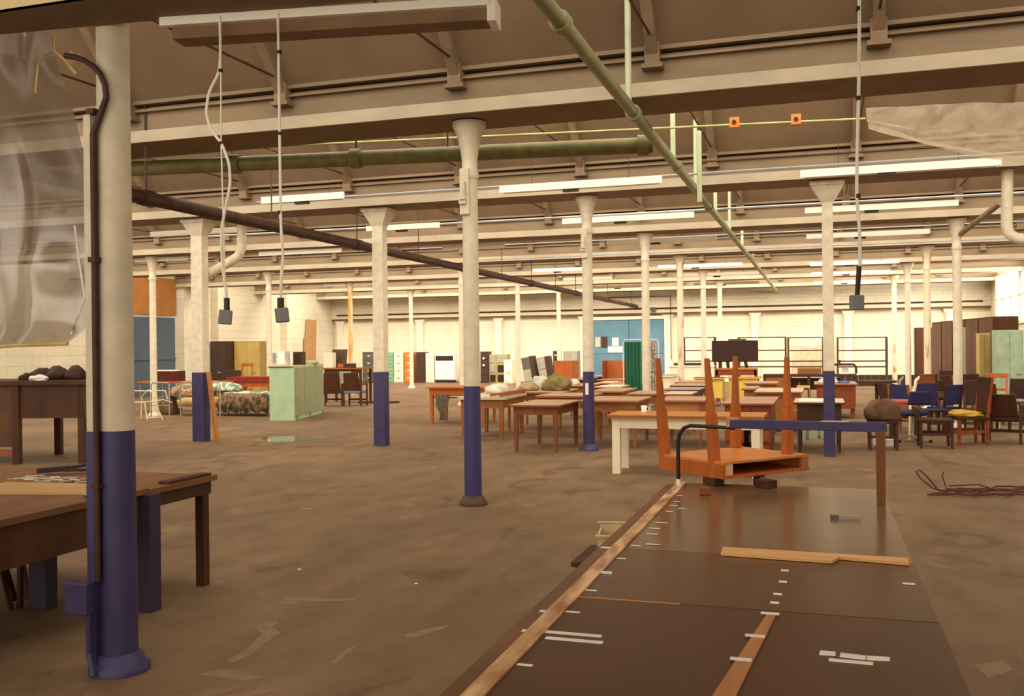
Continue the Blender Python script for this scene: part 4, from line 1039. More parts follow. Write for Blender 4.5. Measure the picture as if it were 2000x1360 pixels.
MB().bar((-.16, 0, .02), (.05, 0, .03), .05, .035).build('tool_body', BLACK, t, bevel=.006); MB().bar((.02, .0, .03), (.2, .05, .05), .03, .02).build('handle', BLACK, t, bevel=.005); MB().bar((.02, -.01, .02), (.22, -.05, .02), .03, .02).build('handle', BLACK, t, bevel=.005)
c0 = at(160, 946, .78); t = thing('black_pliers', 'dark bar tool by the paper shreds on the work table', 'tool', (c0.x, c0.y, .778), .1); MB().bar((-.12, 0, .012), (.15, 0, .012), .04, .022).build('tool_bar', BLACK, t, bevel=.005)
# dark big workbench behind
q = at(200, 905, 0)
wb_ = thing('workbench', 'tall dark wooden workbench at left with black bundle on it', 'workbench', (-11.15, 11.0, 0), R(17))
H = 1.22
MB().box(-3.2, 1.1, 0, 1.4, H-.06, H).build('bench_top', DKBROWN, wb_)
MB().box(-3.2, -.1, .05, .09, .25, H-.06).build('front_panel', mat('murky_panel', (96, 62, 38), .6, .12, 3), wb_)
MB().box(-.1, 1.05, .05, .09, H-.55, H-.06).build('drawer_front', DKBROWN, wb_)
for x, y in ((-.05, .06), (.9, .1), (-3.0, .06), (.9, 1.3), (-.05, 1.3)): MB().box(x-.05, x+.05, y-.05, y+.05, 0, H-.06).build('leg', DKBROWN, wb_)
MB().bar((.95, .1, .62), (1.5, .1, 0.03), .07, .05).build('brace', DKBROWN, wb_)
MB().bar((-.1, .1, .62), (-1.3, .1, 0.03), .07, .05).build('brace', DKBROWN, wb_)
MB().box(-3.2, -.05, .1, .2, .12, .2).build('stretcher', OAK, wb_)
bpy.context.view_layer.update()
def wloc(t, p): return t.matrix_world @ Vector(p)
for k, (x, s_) in enumerate(((.1, 1.0), (.35, 1.1), (.62, 1.05), (.95, .7), (-.1, .6))):
    p = wloc(wb_, (x, .5, H))
    blob('dark_bundle', p.x, p.y, p.z+.001, (.13*s_, .18, .14*s_), BUNDLE, ['second dark cloth lump on the tall workbench', 'middle and tallest dark cloth lump on the tall workbench', 'fourth dark cloth lump on the tall workbench', 'rightmost low dark cloth lump on the tall workbench', 'leftmost small dark cloth lump on the tall workbench'][k], 'bundle', 30+k, .2)
p = wloc(wb_, (.2, .2, H)); blob('white_rag', p.x, p.y, p.z+.001, (.15, .1, .06), GREYC, 'small white rag at the front of the tall workbench', 'cloth', 41, .4)

# ================================================================== LEFT MIDDLE: CUPBOARD, BEDS, LOCKERS
c1 = at(527, 822, 0); c2 = at(575, 822, 0); c3 = at(632, 806, 0)
A_ = Vector((c1.x, c1.y)); Bc = Vector((c2.x, c2.y))
# two-sided mint cupboard: end panel faces the camera, doors recede to the right
ex = (c2-c1); wE = ex.length; an = math.atan2(ex.y, ex.x)
cup = thing('mint_cupboard', 'big mint green double cupboard standing on the floor with boxes on top', 'cupboard', (c1.x, c1.y, 0), 0)
dn = (at(632, 806, 0)-c2)
e1 = ex.copy(); e1.z = 0; e2 = dn.copy(); e2.z = 0
ztop = 1.24
P = [Vector((0, 0, 0)), e1, e1+e2, e2]
MB().hexa([(p.x, p.y, .0) for p in P]+[(p.x, p.y, ztop) for p in P]).build('carcass', MINT, cup)
off = Vector((e2.y, -e2.x, 0)).normalized()*.018
for k, (f0, f1) in enumerate(((.02, .31), (.325, .98))):
    a, b = e1+e2*f0, e1+e2*f1
    MB().hexa([tuple(a+Vector((0, 0, .1))), tuple(b+Vector((0, 0, .1))), tuple(b+off+Vector((0, 0, .1))), tuple(a+off+Vector((0, 0, .1))), tuple(a+Vector((0, 0, ztop-.03))), tuple(b+Vector((0, 0, ztop-.03))), tuple(b+off+Vector((0, 0, ztop-.03))), tuple(a+off+Vector((0, 0, ztop-.03)))]).build('door', MINTD, cup)
c_ = [p*1.012-Vector((.02, .02, 0)) for p in P]
MB().hexa([(p.x, p.y, ztop) for p in c_]+[(p.x, p.y, ztop+.025) for p in c_]).build('worktop', mat('worktop_cream', (214, 200, 160), .4, .06, 4), cup)
MB().hexa([(p.x*1.002, p.y*1.002-.004, ztop-.012) for p in c_]+[(p.x*1.002, p.y*1.002-.004, ztop+.004) for p in c_]).build('worktop_edge', DKBROWN, cup)
for f in (.08, .5, .95):
    a = e1+e2*f+off; MB().box(a.x-.02, a.x+.02, a.y-.02, a.y+.0, 0, .1).build('foot', GREYL, cup)
# things on the cupboard
def on_cup(fx, fy): return Vector((c1.x, c1.y, 0))+e1*fx+e2*fy
zt = ztop+.026
b_ = on_cup(.15, .22); t = thing('white_appliance', 'white box appliance on the left of the mint cupboard', 'appliance', (b_.x, b_.y, zt), .2)
MB().box(-.14, .18, -.17, .17, 0, .33).build('casing', mat('cool_white_enamel', (214, 216, 212), .4), t, bevel=.01); MB().box(-.12, -.05, -.178, -.17, .05, .29).build('control_panel', GREYL, t); MB().box(.0, .16, -.18, -.17, .02, .31).build('appliance_door', LAMPW, t)
b_ = on_cup(.8, .33); t = thing('speaker_box', 'dark brown wooden box beside the white appliance on the mint cupboard', 'box', (b_.x, b_.y, zt), .2)
MB().box(-.11, .11, -.13, .13, 0, .31).build('cabinet', DKBROWN, t, bevel=.005); MB().box(-.09, .09, -.136, -.13, .02, .29).build('front_grille', BLACK, t)
b_ = on_cup(.8, .72); blob('green_cloth', b_.x, b_.y, zt, (.2, .18, .07), mat('sage_cloth', (150, 158, 118), .85, .15, 8), 'folded sage green cloth at the right end of the mint cupboard', 'cloth', 51, .2)
b_ = on_cup(.6, .5); tag(MB().box(-.15, .15, -.1, .1, 0, .04).build('cardboard_tray', HARDB, loc=(b_.x, b_.y, zt), rz=.2), 'flat cardboard tray on the middle of the mint cupboard', 'tray')

# planks on the square post
for k, (dx, w_, h_, lb) in enumerate(((0, .1, 1.24, 'wider light plank leaning on the square blue-footed post'), (.085, .05, 1.1, 'narrow second plank leaning beside the wider one'))):
    xb = -10.62+.235+dx*1.3; t_ = MB().bar((xb+.1, rowY(2)-.02-.1*k, .01), (xb-.055, rowY(2)-.02-.1*k, h_), .03, w_)
    tag(t_.build('plank', OAKL), lb, 'plank')

# left wall lockers
def cab(name, x0, x1, yt, Y, m, label, cat='cabinet', depth=.5, drawers=0, side=None, knob=None, dm=None, z0=0, doors=0, group=None):
    a, b = atY(x0, yt, Y), atY(x1, yt, Y); W = b.x-a.x; H = a.z-z0
    t = thing(name, label, cat, (a.x, Y, z0), 0, group)
    MB().box(0, W, 0, depth, 0, H).build('carcass', side or m, t, bevel=.006)
    for k in range(drawers):
        h0 = .04+k*(H-.06)/drawers; h1 = h0+(H-.06)/drawers-.02
        d_ = MB().box(.02, W-.02, -.02, 0, h0, h1).build('drawer', dm or m, t)
        if knob: MB().box(W/2-.06, W/2+.06, -.045, -.02, (h0+h1)/2, (h0+h1)/2+.04).build('handle', knob, d_)
    for k in range(doors):
        w1 = (W-.03)/doors; d_ = MB().box(.015+k*w1+.005, .015+(k+1)*w1-.005, -.02, 0, .08, H-.04).build('door', dm or m, t)
        MB().box(.015+(k+.5)*w1-.02, .015+(k+.5)*w1+.1, -.035, -.02, H*.45, H*.45+.03).build('handle', knob or GREYL, d_)
    return t
cab('pale_locker', 369, 395, 665, 27.0, PALEMINT, 'pale mint locker behind the square post by the left wall', depth=.5, doors=1)
cab('dark_locker', 411, 443, 667, 27.4, DKSTEEL, 'dark brown steel locker right of the square post', doors=1)
cab('ochre_locker', 457, 508, 667, 27.8, GOLDD, 'ochre two-door locker behind the orange chair', doors=2, dm=GOLD)
cab('low_dark_box', 440, 460, 724, 26.5, DKSTEEL, 'low dark box between the dark and ochre lockers', 'box', .4)
# tan hardboard sheet leaning on the left wall
a = [atX(x, y, XW0+.12) for x, y in ((600, 624), (618, 626), (617, 748), (595, 748), (595, 660), (598, 655))]
mb = MB(); k_ = len(a); mb.v = [tuple(p) for p in a]+[(p.x-.03, p.y, p.z) for p in a]; mb.f = [tuple(range(k_)), tuple(range(2*k_-1, k_-1, -1))]+[(i, (i+1) % k_, k_+(i+1) % k_, k_+i) for i in range(k_)]
# carried on a ledge box below
tag(mb.build('hardboard_sheet', HARDB), 'tall tan hardboard sheet against the left wall above the mint cupboard', 'board')
# red covered table and orange chair
a, b = atY(443, 737, 23.3), atY(530, 737, 23.3); z = a.z
t = thing('orange_table', 'long orange-red table with maroon cloth behind the beds', 'table', (a.x, 23.3, 0)); W = b.x-a.x
MB().box(0, W, 0, .8, z-.04, z).build('table_top', RED, t); MB().box(-.02, W+.02, -.02, .82, z-.14, z-.02).build('maroon_cover', RED, t)
MB().box(.05, W-.05, .02, .05, z-.28, z-.14).build('apron', ORWD, t)
for x in (.12, W-.12):
    for y in (.07, .72): MB().frus(x, y, 0, z-.14, .07, .08).build('leg', ORWD, t)
def chair(label, x, y, rz, m=OAK, sm=None, bh=.9, sw=.42, style='slat', sh=.45, group=None, name='wooden_chair'):
    t = thing(name, label, 'chair', (x, y, 0), rz, group)
    w_ = sw/2
    MB().box(-w_, w_, -w_, w_, sh-.04, sh).build('seat', sm or m, t, bevel=.008)
    for sx in (-1, 1):
        MB().frus(sx*(w_-.03), -w_+.03, 0, sh-.04, .035, .045).build('leg', m, t)
        MB().frus(sx*(w_-.03), w_-.03, 0, sh-.04, .035, .045, 0, 0).build('leg', m, t)
        MB().bar((sx*(w_-.03), w_-.03, sh-.04), (sx*(w_-.03), w_+.05, bh), .04, .035).build('back_post', m, t)
    if style == 'slat':
        MB().box(-w_+.0, w_, w_+.02, w_+.055, bh-.1, bh).build('top_rail', m, t, bevel=.006)
        MB().box(-w_+.02, w_-.02, w_+.0, w_+.03, sh+.12, sh+.17).build('lower_rail', m, t)
    else:
        MB().box(-w_+.03, w_-.03, w_-.01, w_+.04, sh+.05, bh).build('backrest', sm or m, t, bevel=.012)
    MB().box(-w_+.04, w_-.04, -w_+.02, -w_+.04, .18, .22).box(-w_+.02, -w_+.04, -w_+.04, w_-.04, .2, .24).box(w_-.04, w_-.02, -w_+.04, w_-.04, .2, .24).build('stretcher', m, t)
    return t
q = atY(474, 710, 25.2); chair('orange wooden chair behind the maroon-covered table', q.x, 25.2, math.pi*0, ORWD, bh=q.z, sw=.42)
# brown box on the long stretch (suitcase)
zb = atY(322, 745, 21.5).z
tbl = thing('trolley_shelf', 'long low trolley with orange top edge behind the bed ends', 'trolley', (atY(268, 745, 21.3).x, 21.3, 0))
Wt = atY(425, 745, 21.3).x-tbl.location.x
MB().box(0, Wt, 0, .7, zb-.05, zb).build('trolley_top', mat('orange_edge', (184, 96, 60), .5), tbl)
for x in (.05, Wt*.5, Wt-.05):
    for y in (.05, .65): MB().tube([(x, y, 0), (x, y, zb-.05)], .015, 8).build('leg', GALV, tbl)
t = thing('brown_case', 'dark brown box with white items along its top, at left behind the bed ends', 'box', (atY(301, 723, 21.5).x, 21.45, zb+.002)); W = atY(346, 723, 21.5).x-t.location.x; Hh = atY(301, 724, 21.5).z-zb
MB().box(0, W, 0, .4, 0, Hh-.02).build('case_body', mat('case_brown', (84, 34, 14), .55), t, bevel=.01); MB().box(.02, W*.8, .05, .35, Hh-.02, Hh+.01).build('white_lid', PAPER, t)
# beds
def bed_end(label, xs, ytop, ybot, rail_ys, Y, m, r=.016):
    P = [(xs[0], ybot), (xs[0], ytop), (xs[1], ytop), (xs[1], ybot)]
    Q = [atY(x, y, Y) for x, y in P]; o = Vector((Q[0].x, Y, 0))
    t = thing('bed_end', label, 'bed frame', tuple(o))
    W = Q[3].x-Q[0].x; H = Q[1].z
    MB().tube([(0, 0, 0), (0, 0, H-.05), (.05, 0, H), (W-.05, 0, H), (W, 0, H-.05), (W, 0, 0)], r, 8).build('hoop', m, t, smooth=True)
    for ry in rail_ys:
        z = atY(xs[0], ry, Y).z; MB().tube([(0, 0, z), (W, 0, z)], r*.7, 8).build('rail', m, t)
    for f in (.33, .66): MB().tube([(W*f, 0, atY(xs[0], rail_ys[-1], Y).z), (W*f, 0, H)], r*.6, 6).build('spindle', m, t)
    return t
CREAMT = mat('cream_tube', (226, 212, 172), .45)
# cream tubular stand (commode frame) with splayed legs
Y = 18.6
a = atY(262, 765, Y); t = thing('walking_frame', 'cream tubular frame with splayed legs, leftmost by the beds', 'frame', (a.x, Y, 0))
def rel(x, y, dy=0): p = atY(x, y, Y); return Vector((p.x-a.x, dy, max(p.z, 0.015)))
MB().tube([rel(255, 764), rel(293, 764), rel(302, 769), rel(306, 778), rel(306, 790), rel(309, 802), rel(316, 815), rel(317, 826)], .016, 8).build('front_tube', CREAMT, t, smooth=True)
MB().tube([rel(255, 786), rel(283, 786), rel(284, 800), rel(288, 830)], .016, 8).build('leg_tube', CREAMT, t, smooth=True)
MB().tube([rel(283, 786), rel(300, 784), rel(308, 782, .2), rel(320, 788, .3)], .012, 8).tube([rel(286, 817), rel(317, 815)], .01, 8).build('cross_tube', CREAMT, t, smooth=True)
MB().tube([rel(308, 782, .35), rel(304, 765, .35), rel(270, 764, .35), rel(258, 775, .35), rel(256, 822, .35)], .014, 8).build('rear_tube', CREAMT, t, smooth=True)
bed_end('grey tubular bed end nearest the cream frame', (296, 331), 748, 824, (792,), 19.0, GALV)
bed_end('grey tubular bed end behind the square post', (353, 430), 747, 823, (757,), 19.4, GALV)
# bed with yellowish mattress
def bed(label, x0p, x1p, ytop, Y, dep, m, seed, slump=.05, name='bed'):
    a, b = atY(x0p, ytop, Y), atY(x1p, ytop, Y); H = a.z; W = b.x-a.x
    t = thing(name, label, 'bed', (a.x, Y, 0))
    hz = max(H-.32, .25)
    MB().box(.02, W-.02, .02, dep-.02, hz-.05, hz).build('bed_base', GALV, t)
    for x in (.06, W-.06):
        for y in (.08, dep-.08): MB().tube([(x, y, 0), (x, y, hz-.05)], .02, 8).build('leg', GALV, t)
    mb = MB(); nx, ny = 36, 12
    for i in range(ny+1):
        for k in range(nx+1):
            u, v = k/nx, i/ny
            edge = min(u, 1-u, v, 1-v); z = H-.02-slump*(1-min(1, edge*6))**2+.03*noise.noise(Vector((u*6+seed, v*3, seed)))
            mb.v.append((u*W, v*dep, z))
    base = len(mb.v)
    for i in range(ny+1):
        for k in range(nx+1): mb.v.append((k/nx*W*.98+.01*W, i/ny*dep*.98+.01, hz))
    for i in range(ny):
        for k in range(nx):
            q = i*(nx+1)+k; mb.f.append((q, q+1, q+nx+2, q+nx+1)); mb.f.append((base+q, base+q+nx+1, base+q+nx+2, base+q+1))
    for k in range(nx): mb.f.append((k, base+k, base+k+1, k+1)); q = ny*(nx+1)+k; mb.f.append((q, q+1, base+q+1, base+q))
    for i in range(ny): q = i*(nx+1); mb.f.append((q, q+nx+1, base+q+nx+1, base+q)); q += nx; mb.f.append((q, base+q, base+q+nx+1, q+nx+1))
    mb.build('mattress', m, t, smooth=True)
    return t, W, H
tb1, Wb, Hb = bed('low bed with a long floral mattress, right of the square post', 428, 524, 765, 20.3, .9, BEDC, 2.0)
# skirt of the mattress hanging down
mb = MB(); N = 60
for k in range(N+1):
    x = Wb*k/N; y = -.015+.035*math.sin(k*.9)
    mb.v += [(x, y-.01, Hb-.04), (x, y-.05+.02*math.sin(k*1.3), .1+.03*math.sin(k*.5)), (x, y+.005, Hb-.04), (x, y-.03+.02*math.sin(k*1.3), .1+.03*math.sin(k*.5))]
for k in range(N): a = 4*k; mb.f += [(a, a+1, a+5, a+4), (a+2, a+6, a+7, a+3)]
mb.f += [(4*k_+1, 4*k_+3, 4*k_+7, 4*k_+5) for k_ in range(N)]
mb.build('valance', BEDC2, tb1, smooth=True)
tb2, Wb2, Hb2 = bed('bed with yellowish mattress behind the square post', 345, 412, 776, 20.0, .9, mat('yellow_ticking', (196, 176, 112), .85, .15, 5, rgb2=(160, 130, 80)), 5.0)
p = atY(440, 757, 20.8); blob('floral_pillow', p.x, 20.75, Hb, (.5, .25, .16), BEDP, 'pointed floral pillow on the left end of the floral mattress', 'pillow', 61, .12)
p = atY(368, 765, 20.6); blob('floral_bolster', p.x, 20.5, Hb2, (.5, .28, .2), BEDC2, 'rolled floral bedding on the yellowish mattress', 'bedding', 63, .2)
p = atY(323, 790, 20.4); blob('bedding_heap', p.x, 20.6, 0, (.26, .3, .38), mat('drab_bedding', (120, 92, 68), .85, .2, 3), 'drab heap of bedding on the floor behind the grey bed end', 'bedding', 65, .3)
# armchairs and table right of the cupboard
Yk = 24.0
zt_ = atY(660, 719, 25.8).z
t = thing('side_table', 'brown table behind the dark armchairs right of the mint cupboard', 'table', (atY(630, 719, 25.8).x, 25.8, 0)); W = atY(706, 719, 25.8).x-t.location.x
MB().box(0, W, 0, .8, zt_-.04, zt_).build('table_top', OAK, t); MB().box(.05, W-.05, .05, .07, zt_-.16, zt_-.04).build('apron', DKBROWN, t); MB().box(.55, .95, .02, .04, .25, zt_-.1).build('grey_panel', GREYL, t)
for x in (.07, W-.07):
    for y in (.07, .73): MB().frus(x, y, 0, zt_-.04, .06, .07).build('leg', DKBROWN, t)
def armchair(label, xc, yb, rz, m=DKBROWN, sm=DKUPH, bh=.95):
    q = at(xc, yb, 0)
    t = thing('armchair', label, 'chair', (q.x, q.y+.25, 0), rz)
    MB().box(-.25, .25, -.24, .24, .36, .44).build('seat', sm, t, bevel=.02)
    MB().hexa([(-.24, .18, .44), (.24, .18, .44), (.24, .24, .44), (-.24, .24, .44), (-.22, .3, bh), (.22, .3, bh), (.22, .35, bh), (-.22, .35, bh)]).build('backrest', m, t, bevel=.01)
    for sx in (-1, 1):
        MB().box(sx*.27-.025, sx*.27+.025, -.24, .24, .6, .64).build('arm', m, t, bevel=.008)
        for y in (-.22, .22): MB().box(sx*.27-.02, sx*.27+.02, y-.02, y+.02, 0, .6).build('leg', m, t)
    MB().box(-.25, .25, -.235, -.21, .15, .2).build('stretcher', m, t)
    return t
armchair('dark wooden armchair right behind the mint cupboard', 643, 794, R(200))
armchair('dark wooden armchair with pale blue seat, at the orange-rusted column', 686, 794, R(185), sm=mat('dull_blue_cloth', (110, 110, 124), .8))
q = atY(660, 683, 26.2); t = thing('dark_easel_board', 'dark board standing on the brown side table', 'board', (atY(646, 680, 26.2).x, 26.2, zt_+.002)); W = atY(675, 680, 26.2).x-t.location.x
MB().hexa([(0, 0, 0), (W, 0, 0), (W, .03, 0), (0, .03, 0), (-.0, .12, q.z-zt_), (W*.98, .12, q.z-zt_), (W*.98, .15, q.z-zt_), (0, .15, q.z-zt_)]).build('board_panel', DKSTEEL, t)
MB().box(W*.35, W*.4, .05, .3, 0, .4).build('strut', OAK, t)
t = thing('cream_box', 'cream box on the brown side table, next to the dark board', 'box', (atY(634, 690, 26.0).x, 25.95, zt_+.002)); MB().box(0, .28, 0, .25, 0, atY(640, 689, 26).z-zt_-.02).build('carton', CREAM, t, bevel=.006); MB().box(-.005, .285, -.005, .255, atY(640, 689, 26).z-zt_-.02, atY(640, 689, 26).z-zt_).build('lid', CREAM, t)
t = thing('orange_box', 'small orange-brown box in front of the dark board', 'box', (atY(658, 708, 25.9).x, 25.9, zt_+.002)); MB().box(0, .55, 0, .2, 0, .13).build('carton', DKBROWN, t, bevel=.006); MB().box(.03, .22, -.005, 0, .01, .12).build('orange_label', ORWD, t)
# pale mint door of low cupboard behind post left of the puddle etc
# ================================================================== END WALL CABINETS
YC = 41.0; G = 'filing cabinets along the end wall'
cab('filing_cabinet', 708, 733, 688, YC, GREY, 'dark grey filing cabinet, leftmost along the end wall', drawers=4, knob=CREAM, side=DKSTEEL, group=G)
cab('filing_cabinet', 756, 768, 688, YC, GREENP, 'green filing cabinet beside the square post, along the end wall', drawers=4, knob=GREENP, group=G)
cab('filing_cabinet', 769, 787, 688, YC, CREAM, 'cream filing cabinet between the green and the orange ones', drawers=4, knob=HARDB, group=G)
cab('filing_cabinet', 789.5, 806, 688, YC, mat('orange_steel', (214, 124, 50), .5), 'orange filing cabinet along the end wall', drawers=4, knob=PAPER, group=G)
cab('filing_cabinet', 813, 829.5, 688, YC, DKSTEEL, 'brown-black filing cabinet right of the orange one', drawers=0, group=G)
cab('filing_cabinet', 831, 847, 690, YC, CREAM, 'slim cream filing cabinet left of the white stove', drawers=4, knob=CREAM, group=G)
a = atY(849, 692, YC); b = atY(887, 692, YC); t = thing('gas_heater', 'big white heater with black grille along the end wall', 'heater', (a.x, YC, 0)); W = b.x-a.x; H = a.z
MB().box(0, W, 0, .5, .12, H).build('casing', LAMPW, t, bevel=.02); MB().box(.05, W-.05, -.02, 0, H-.3, H-.08).build('grille', BLACK, t)
MB().box(.04, W/2-.01, -.02, 0, .16, H-.36).build('door', LAMPW, t); MB().box(W/2+.01, W-.04, -.02, 0, .16, H-.36).build('door', LAMPW, t); MB().box(.06, W-.1, .03, .45, 0, .12).build('plinth', BLACK, t)
t = cab('filing_cabinet', 938, 953, 687, YC-.3, DKSTEEL, 'dark cabinet with two white knobs right behind the lone column', drawers=4, group=G)
for z_ in (.86*1.3, .62*1.3): MB().tube([(.17, -.06, z_), (.17, -.02, z_)], .05, 10).build('knob', PAPER, t)
for k, (x0, x1, yt, yb, m_, lb) in enumerate(((953, 967, 692, 713, GREYL, 'top left light grey locker of the stack by the end wall'), (967, 990, 692, 707, GREYL, 'top right light grey locker of the stack by the end wall'), (953, 967, 713, 728, GREYL, 'lower left grey locker of the stack by the end wall'))):
    pass
st0 = atY(955, 692, YC-.2); st1 = atY(990, 692, YC-.2); Wk = st1.x-st0.x; Hk = st0.z
hs = [0, .46, .92]; nm = ['bottom', 'middle', 'top']
for i in range(3):
    for k in range(2):
        w0 = 0 if k == 0 else Wk*.42; w1 = Wk*.42-.01 if k == 0 else Wk
        h_ = Hk/3-.01
        t = thing('locker_box', 'grey %s %s locker of the stack right of the knobbed dark cabinet' % (nm[i], ('left', 'right')[k]), 'locker', (st0.x+w0, YC-.2, i*Hk/3), 0, 'stacked grey lockers by the end wall')
        MB().box(0, w1-w0, 0, .5, 0, h_).build('carcass', mat('locker_trim', (170, 160, 100), .5), t); MB().box(.05, w1-w0-.05, -.02, 0, .05, h_-.05).build('door', GREYL if (i == 2 or k == 0 and i) else BLACK, t)
cab('cream_cupboard', 984, 1000, 703, YC-.8, CREAM, 'short cream cupboard right of the grey locker stack', doors=1)
for k, (x0, x1, yt, yb, tilt, lb) in enumerate(((1021, 1044, 703, 746, R(-10), 'left of two grey steel lockers leaning askew before the end wall'), (1051, 1074, 698, 742, R(-9), 'right of two grey steel lockers leaning askew before the end wall'))):
    YL = 38.5; a, b = atY(x0, yb, YL), atY(x1, yt, YL); W = b.x-a.x; H = 1.05
    t = thing('tilted_locker', lb, 'locker', (a.x+.1, YL, .12), 0, 'leaning grey lockers'); t.rotation_euler = (0, tilt, 0)
    MB().box(0, W*.65, 0, .5, 0, H).build('carcass', GREYL, t, bevel=.006); MB().box(W*.66, W, 0.0, .5, 0, H).build('side', DKSTEEL, t)
    MB().box(.02, W*.63, -.02, 0, .03, H*.48).build('door', GREYL, t); MB().box(.02, W*.63, -.02, 0, H*.52, H-.03).build('door', GREY if k == 0 else GREYL, t)
    MB().box(0.02, W-.05, .05, .45, -.1, 0).build('base', BLACK, t)
cab('filing_cabinet', 1080, 1091, 686, YC-.5, DKSTEEL, 'narrow dark cabinet behind the left orange box panel', drawers=4, knob=PAPER, group=G)
cab('grey_locker', 1100, 1128, 686, YC-.5, GREYL, 'grey two-door locker behind the left orange box panel', doors=2)

# ================================================================== RIGHT SIDE: WARDROBES, CABINETS, CHAIRS
for k in range(5):
    y0 = 27.6+k*1.42; x0 = 4.38-(y0-27.6)*.107; h_ = 2.3
    t = thing('wardrobe', ['nearest dark brown wardrobe of the row at right', 'second dark brown wardrobe from the near end of the row at right', 'middle dark brown wardrobe of the row at right', 'fourth dark brown wardrobe of the row at right', 'farthest dark brown wardrobe of the row at right'][k], 'wardrobe', (x0, y0, 0), R(6), 'dark brown wardrobes in a row')
    MB().box(0, .6, 0, 1.36, 0.04, h_).build('carcass', DKBROWN, t, bevel=.006)
    MB().box(-.02, 0, .03, .67, .1, h_-.05).build('door', mat('wardrobe_door', (88, 46, 22), .5, .12, 3), t); MB().box(-.02, 0, .69, 1.33, .1, h_-.05).build('door', MATS['wardrobe_door'], t)
    MB().box(.02, .58, .02, 1.34, 0, .05).build('plinth', BLACK, t)
a = atY(1787, 637, 37.2); t = thing('brown_partition', 'lower dark brown cupboard end beyond the wardrobe row', 'cupboard', (a.x, 37.2, 0)); MB().box(0, 1.0, 0, .5, 0, a.z-.06).build('carcass', DKBROWN, t, bevel=.006); MB().box(.04, .96, -.02, 0, .1, a.z-.12).build('door', MATS['wardrobe_door'], t)
cab('ochre_cupboard', 1912, 1934, 651, 25.6, GOLD, 'dull ochre and cream cupboard left of the mint steel cupboard', doors=2, dm=GOLDD)
cab('mint_steel_cupboard', 1944, 1999, 645, 24.8, mat('mint_steel', (166, 186, 160), .5), 'tall mint steel cupboard at the right edge', doors=2)
cab('grey_post_box', 1870, 1886, 640, 29, GREYL, 'slim grey locker among the dark wardrobes', depth=.1)

def swivel(label, xc, yc, rz, m=NAVY, cm=CHROME, bh=.85):
    q = at(xc, yc, 0); t = thing('swivel_chair', label, 'chair', (q.x, q.y, 0), rz)
    MB().lathe([(.2, .44), (.24, .46), (.24, .51), (.2, .53)], n=20).build('seat', m, t, smooth=True)
    MB().tube([(0, 0, .1), (0, 0, .44)], .025, 10).build('stem', cm, t)
    for k in range(5):
        a_ = k*2*math.pi/5+.3; MB().bar((0, 0, .11), (.28*math.cos(a_), .28*math.sin(a_), .06), .035, .025).build('foot_arm', cm, t)
        MB().lathe([(.012, 0), (.025, .01), (.025, .04), (.012, .05)], .27*math.cos(a_), .27*math.sin(a_), n=8).build('castor', BLACK, t)
    MB().bar((0, .18, .45), (0, .27, bh-.1), .04, .015).build('back_stem', cm, t)
    mb = MB().hexa([(-.2, .22, bh-.22), (.2, .22, bh-.22), (.2, .27, bh-.22), (-.2, .27, bh-.22), (-.17, .25, bh), (.17, .25, bh), (.17, .3, bh), (-.17, .3, bh)]); mb.build('backrest', m, t, bevel=.02)
    return t
swivel('navy swivel chair with five chrome feet, nearest of the jumbled chairs', 1783, 864, R(200))
swivel('dark swivel chair farther back in the jumble, by the second column', 1838, 822, R(160), DKUPH)
chair('wooden-framed chair with navy seat behind the swivel chair', *at(1768, 845, 0)[:2], R(150), OAK, NAVY, .88, style='pad')
chair('dark chair with brown padded back in the middle of the jumble', *at(1806, 826, 0)[:2], R(185), DKBROWN, mat('rust_cloth', (128, 70, 34), .8), 1.0, style='pad')
chair('dark chair with navy seat beside the rust-backed chair', *at(1845, 842, 0)[:2], R(215), DKBROWN, NAVY, .86, style='pad')
chair('dark wooden stool-like chair with low back, facing left', *at(1826, 874, 0)[:2], R(90), DKBROWN, DKUPH, .62, .5, style='pad')
c_ = chair('red-brown armless chair carrying the ochre cushion, turned sideways', *at(1890, 868, 0)[:2], R(-75), REDWD, DKUPH, 1.08, .5, style='pad')
blob('ochre_cushion', c_.location.x-.02, c_.location.y-.02, .455, (.25, .22, .07), YCLOTH, 'crumpled ochre cushion on the red-brown chair at right', 'cushion', 71, .3)
armchair('heavy dark armchair at the right edge of the photo', 1968, 868, R(160), DKBROWN, DKUPH, .8)
chair('orange wooden chair at the foot of the right-hand columns', *at(1888, 818, 0)[:2], R(10), ORWD, None, .92)
chair('second orange wooden chair nearer the mint steel cupboard', *at(1946, 816, 0)[:2], R(-15), ORWD, None, .95)
chair('dark chair before the ochre cupboard', *at(1912, 826, 0)[:2], R(30), DKBROWN, DKUPH, .98, style='pad')
chair('dark chair half out of frame behind the heavy armchair', *at(1985, 830, 0)[:2], R(-30), DKBROWN, DKUPH, .9, style='pad')
chair('low dark chair behind the brown bag', *at(1745, 818, 0)[:2], R(60), DKBROWN, DKUPH, .8, style='pad')
chair('dark chair just left of the second right-hand column', *at(1858, 806, 0)[:2], R(5), DKBROWN, DKUPH, .85, style='pad')
chair('dark chair between the navy swivel chair and the ochre cushion', *at(1824, 848, 0)[:2], R(20), DKBROWN, NAVY, .9, style='pad')
chair('dark chair behind the red-brown chair with the ochre cushion', *at(1902, 848, 0)[:2], R(-20), DKBROWN, DKUPH, .95, style='pad')
chair('dark chair close behind the step rack', *at(1942, 842, 0)[:2], R(25), DKBROWN, DKUPH, .85, style='pad')
chair('dark chair at the left fringe of the jumble, past the brown bag', *at(1752, 836, 0)[:2], R(130), DKBROWN, DKUPH, .86, style='pad')
chair('farthest dark chair in front of the wardrobes', *at(1850, 792, 0)[:2], R(-10), DKBROWN, DKUPH, .9, style='pad')
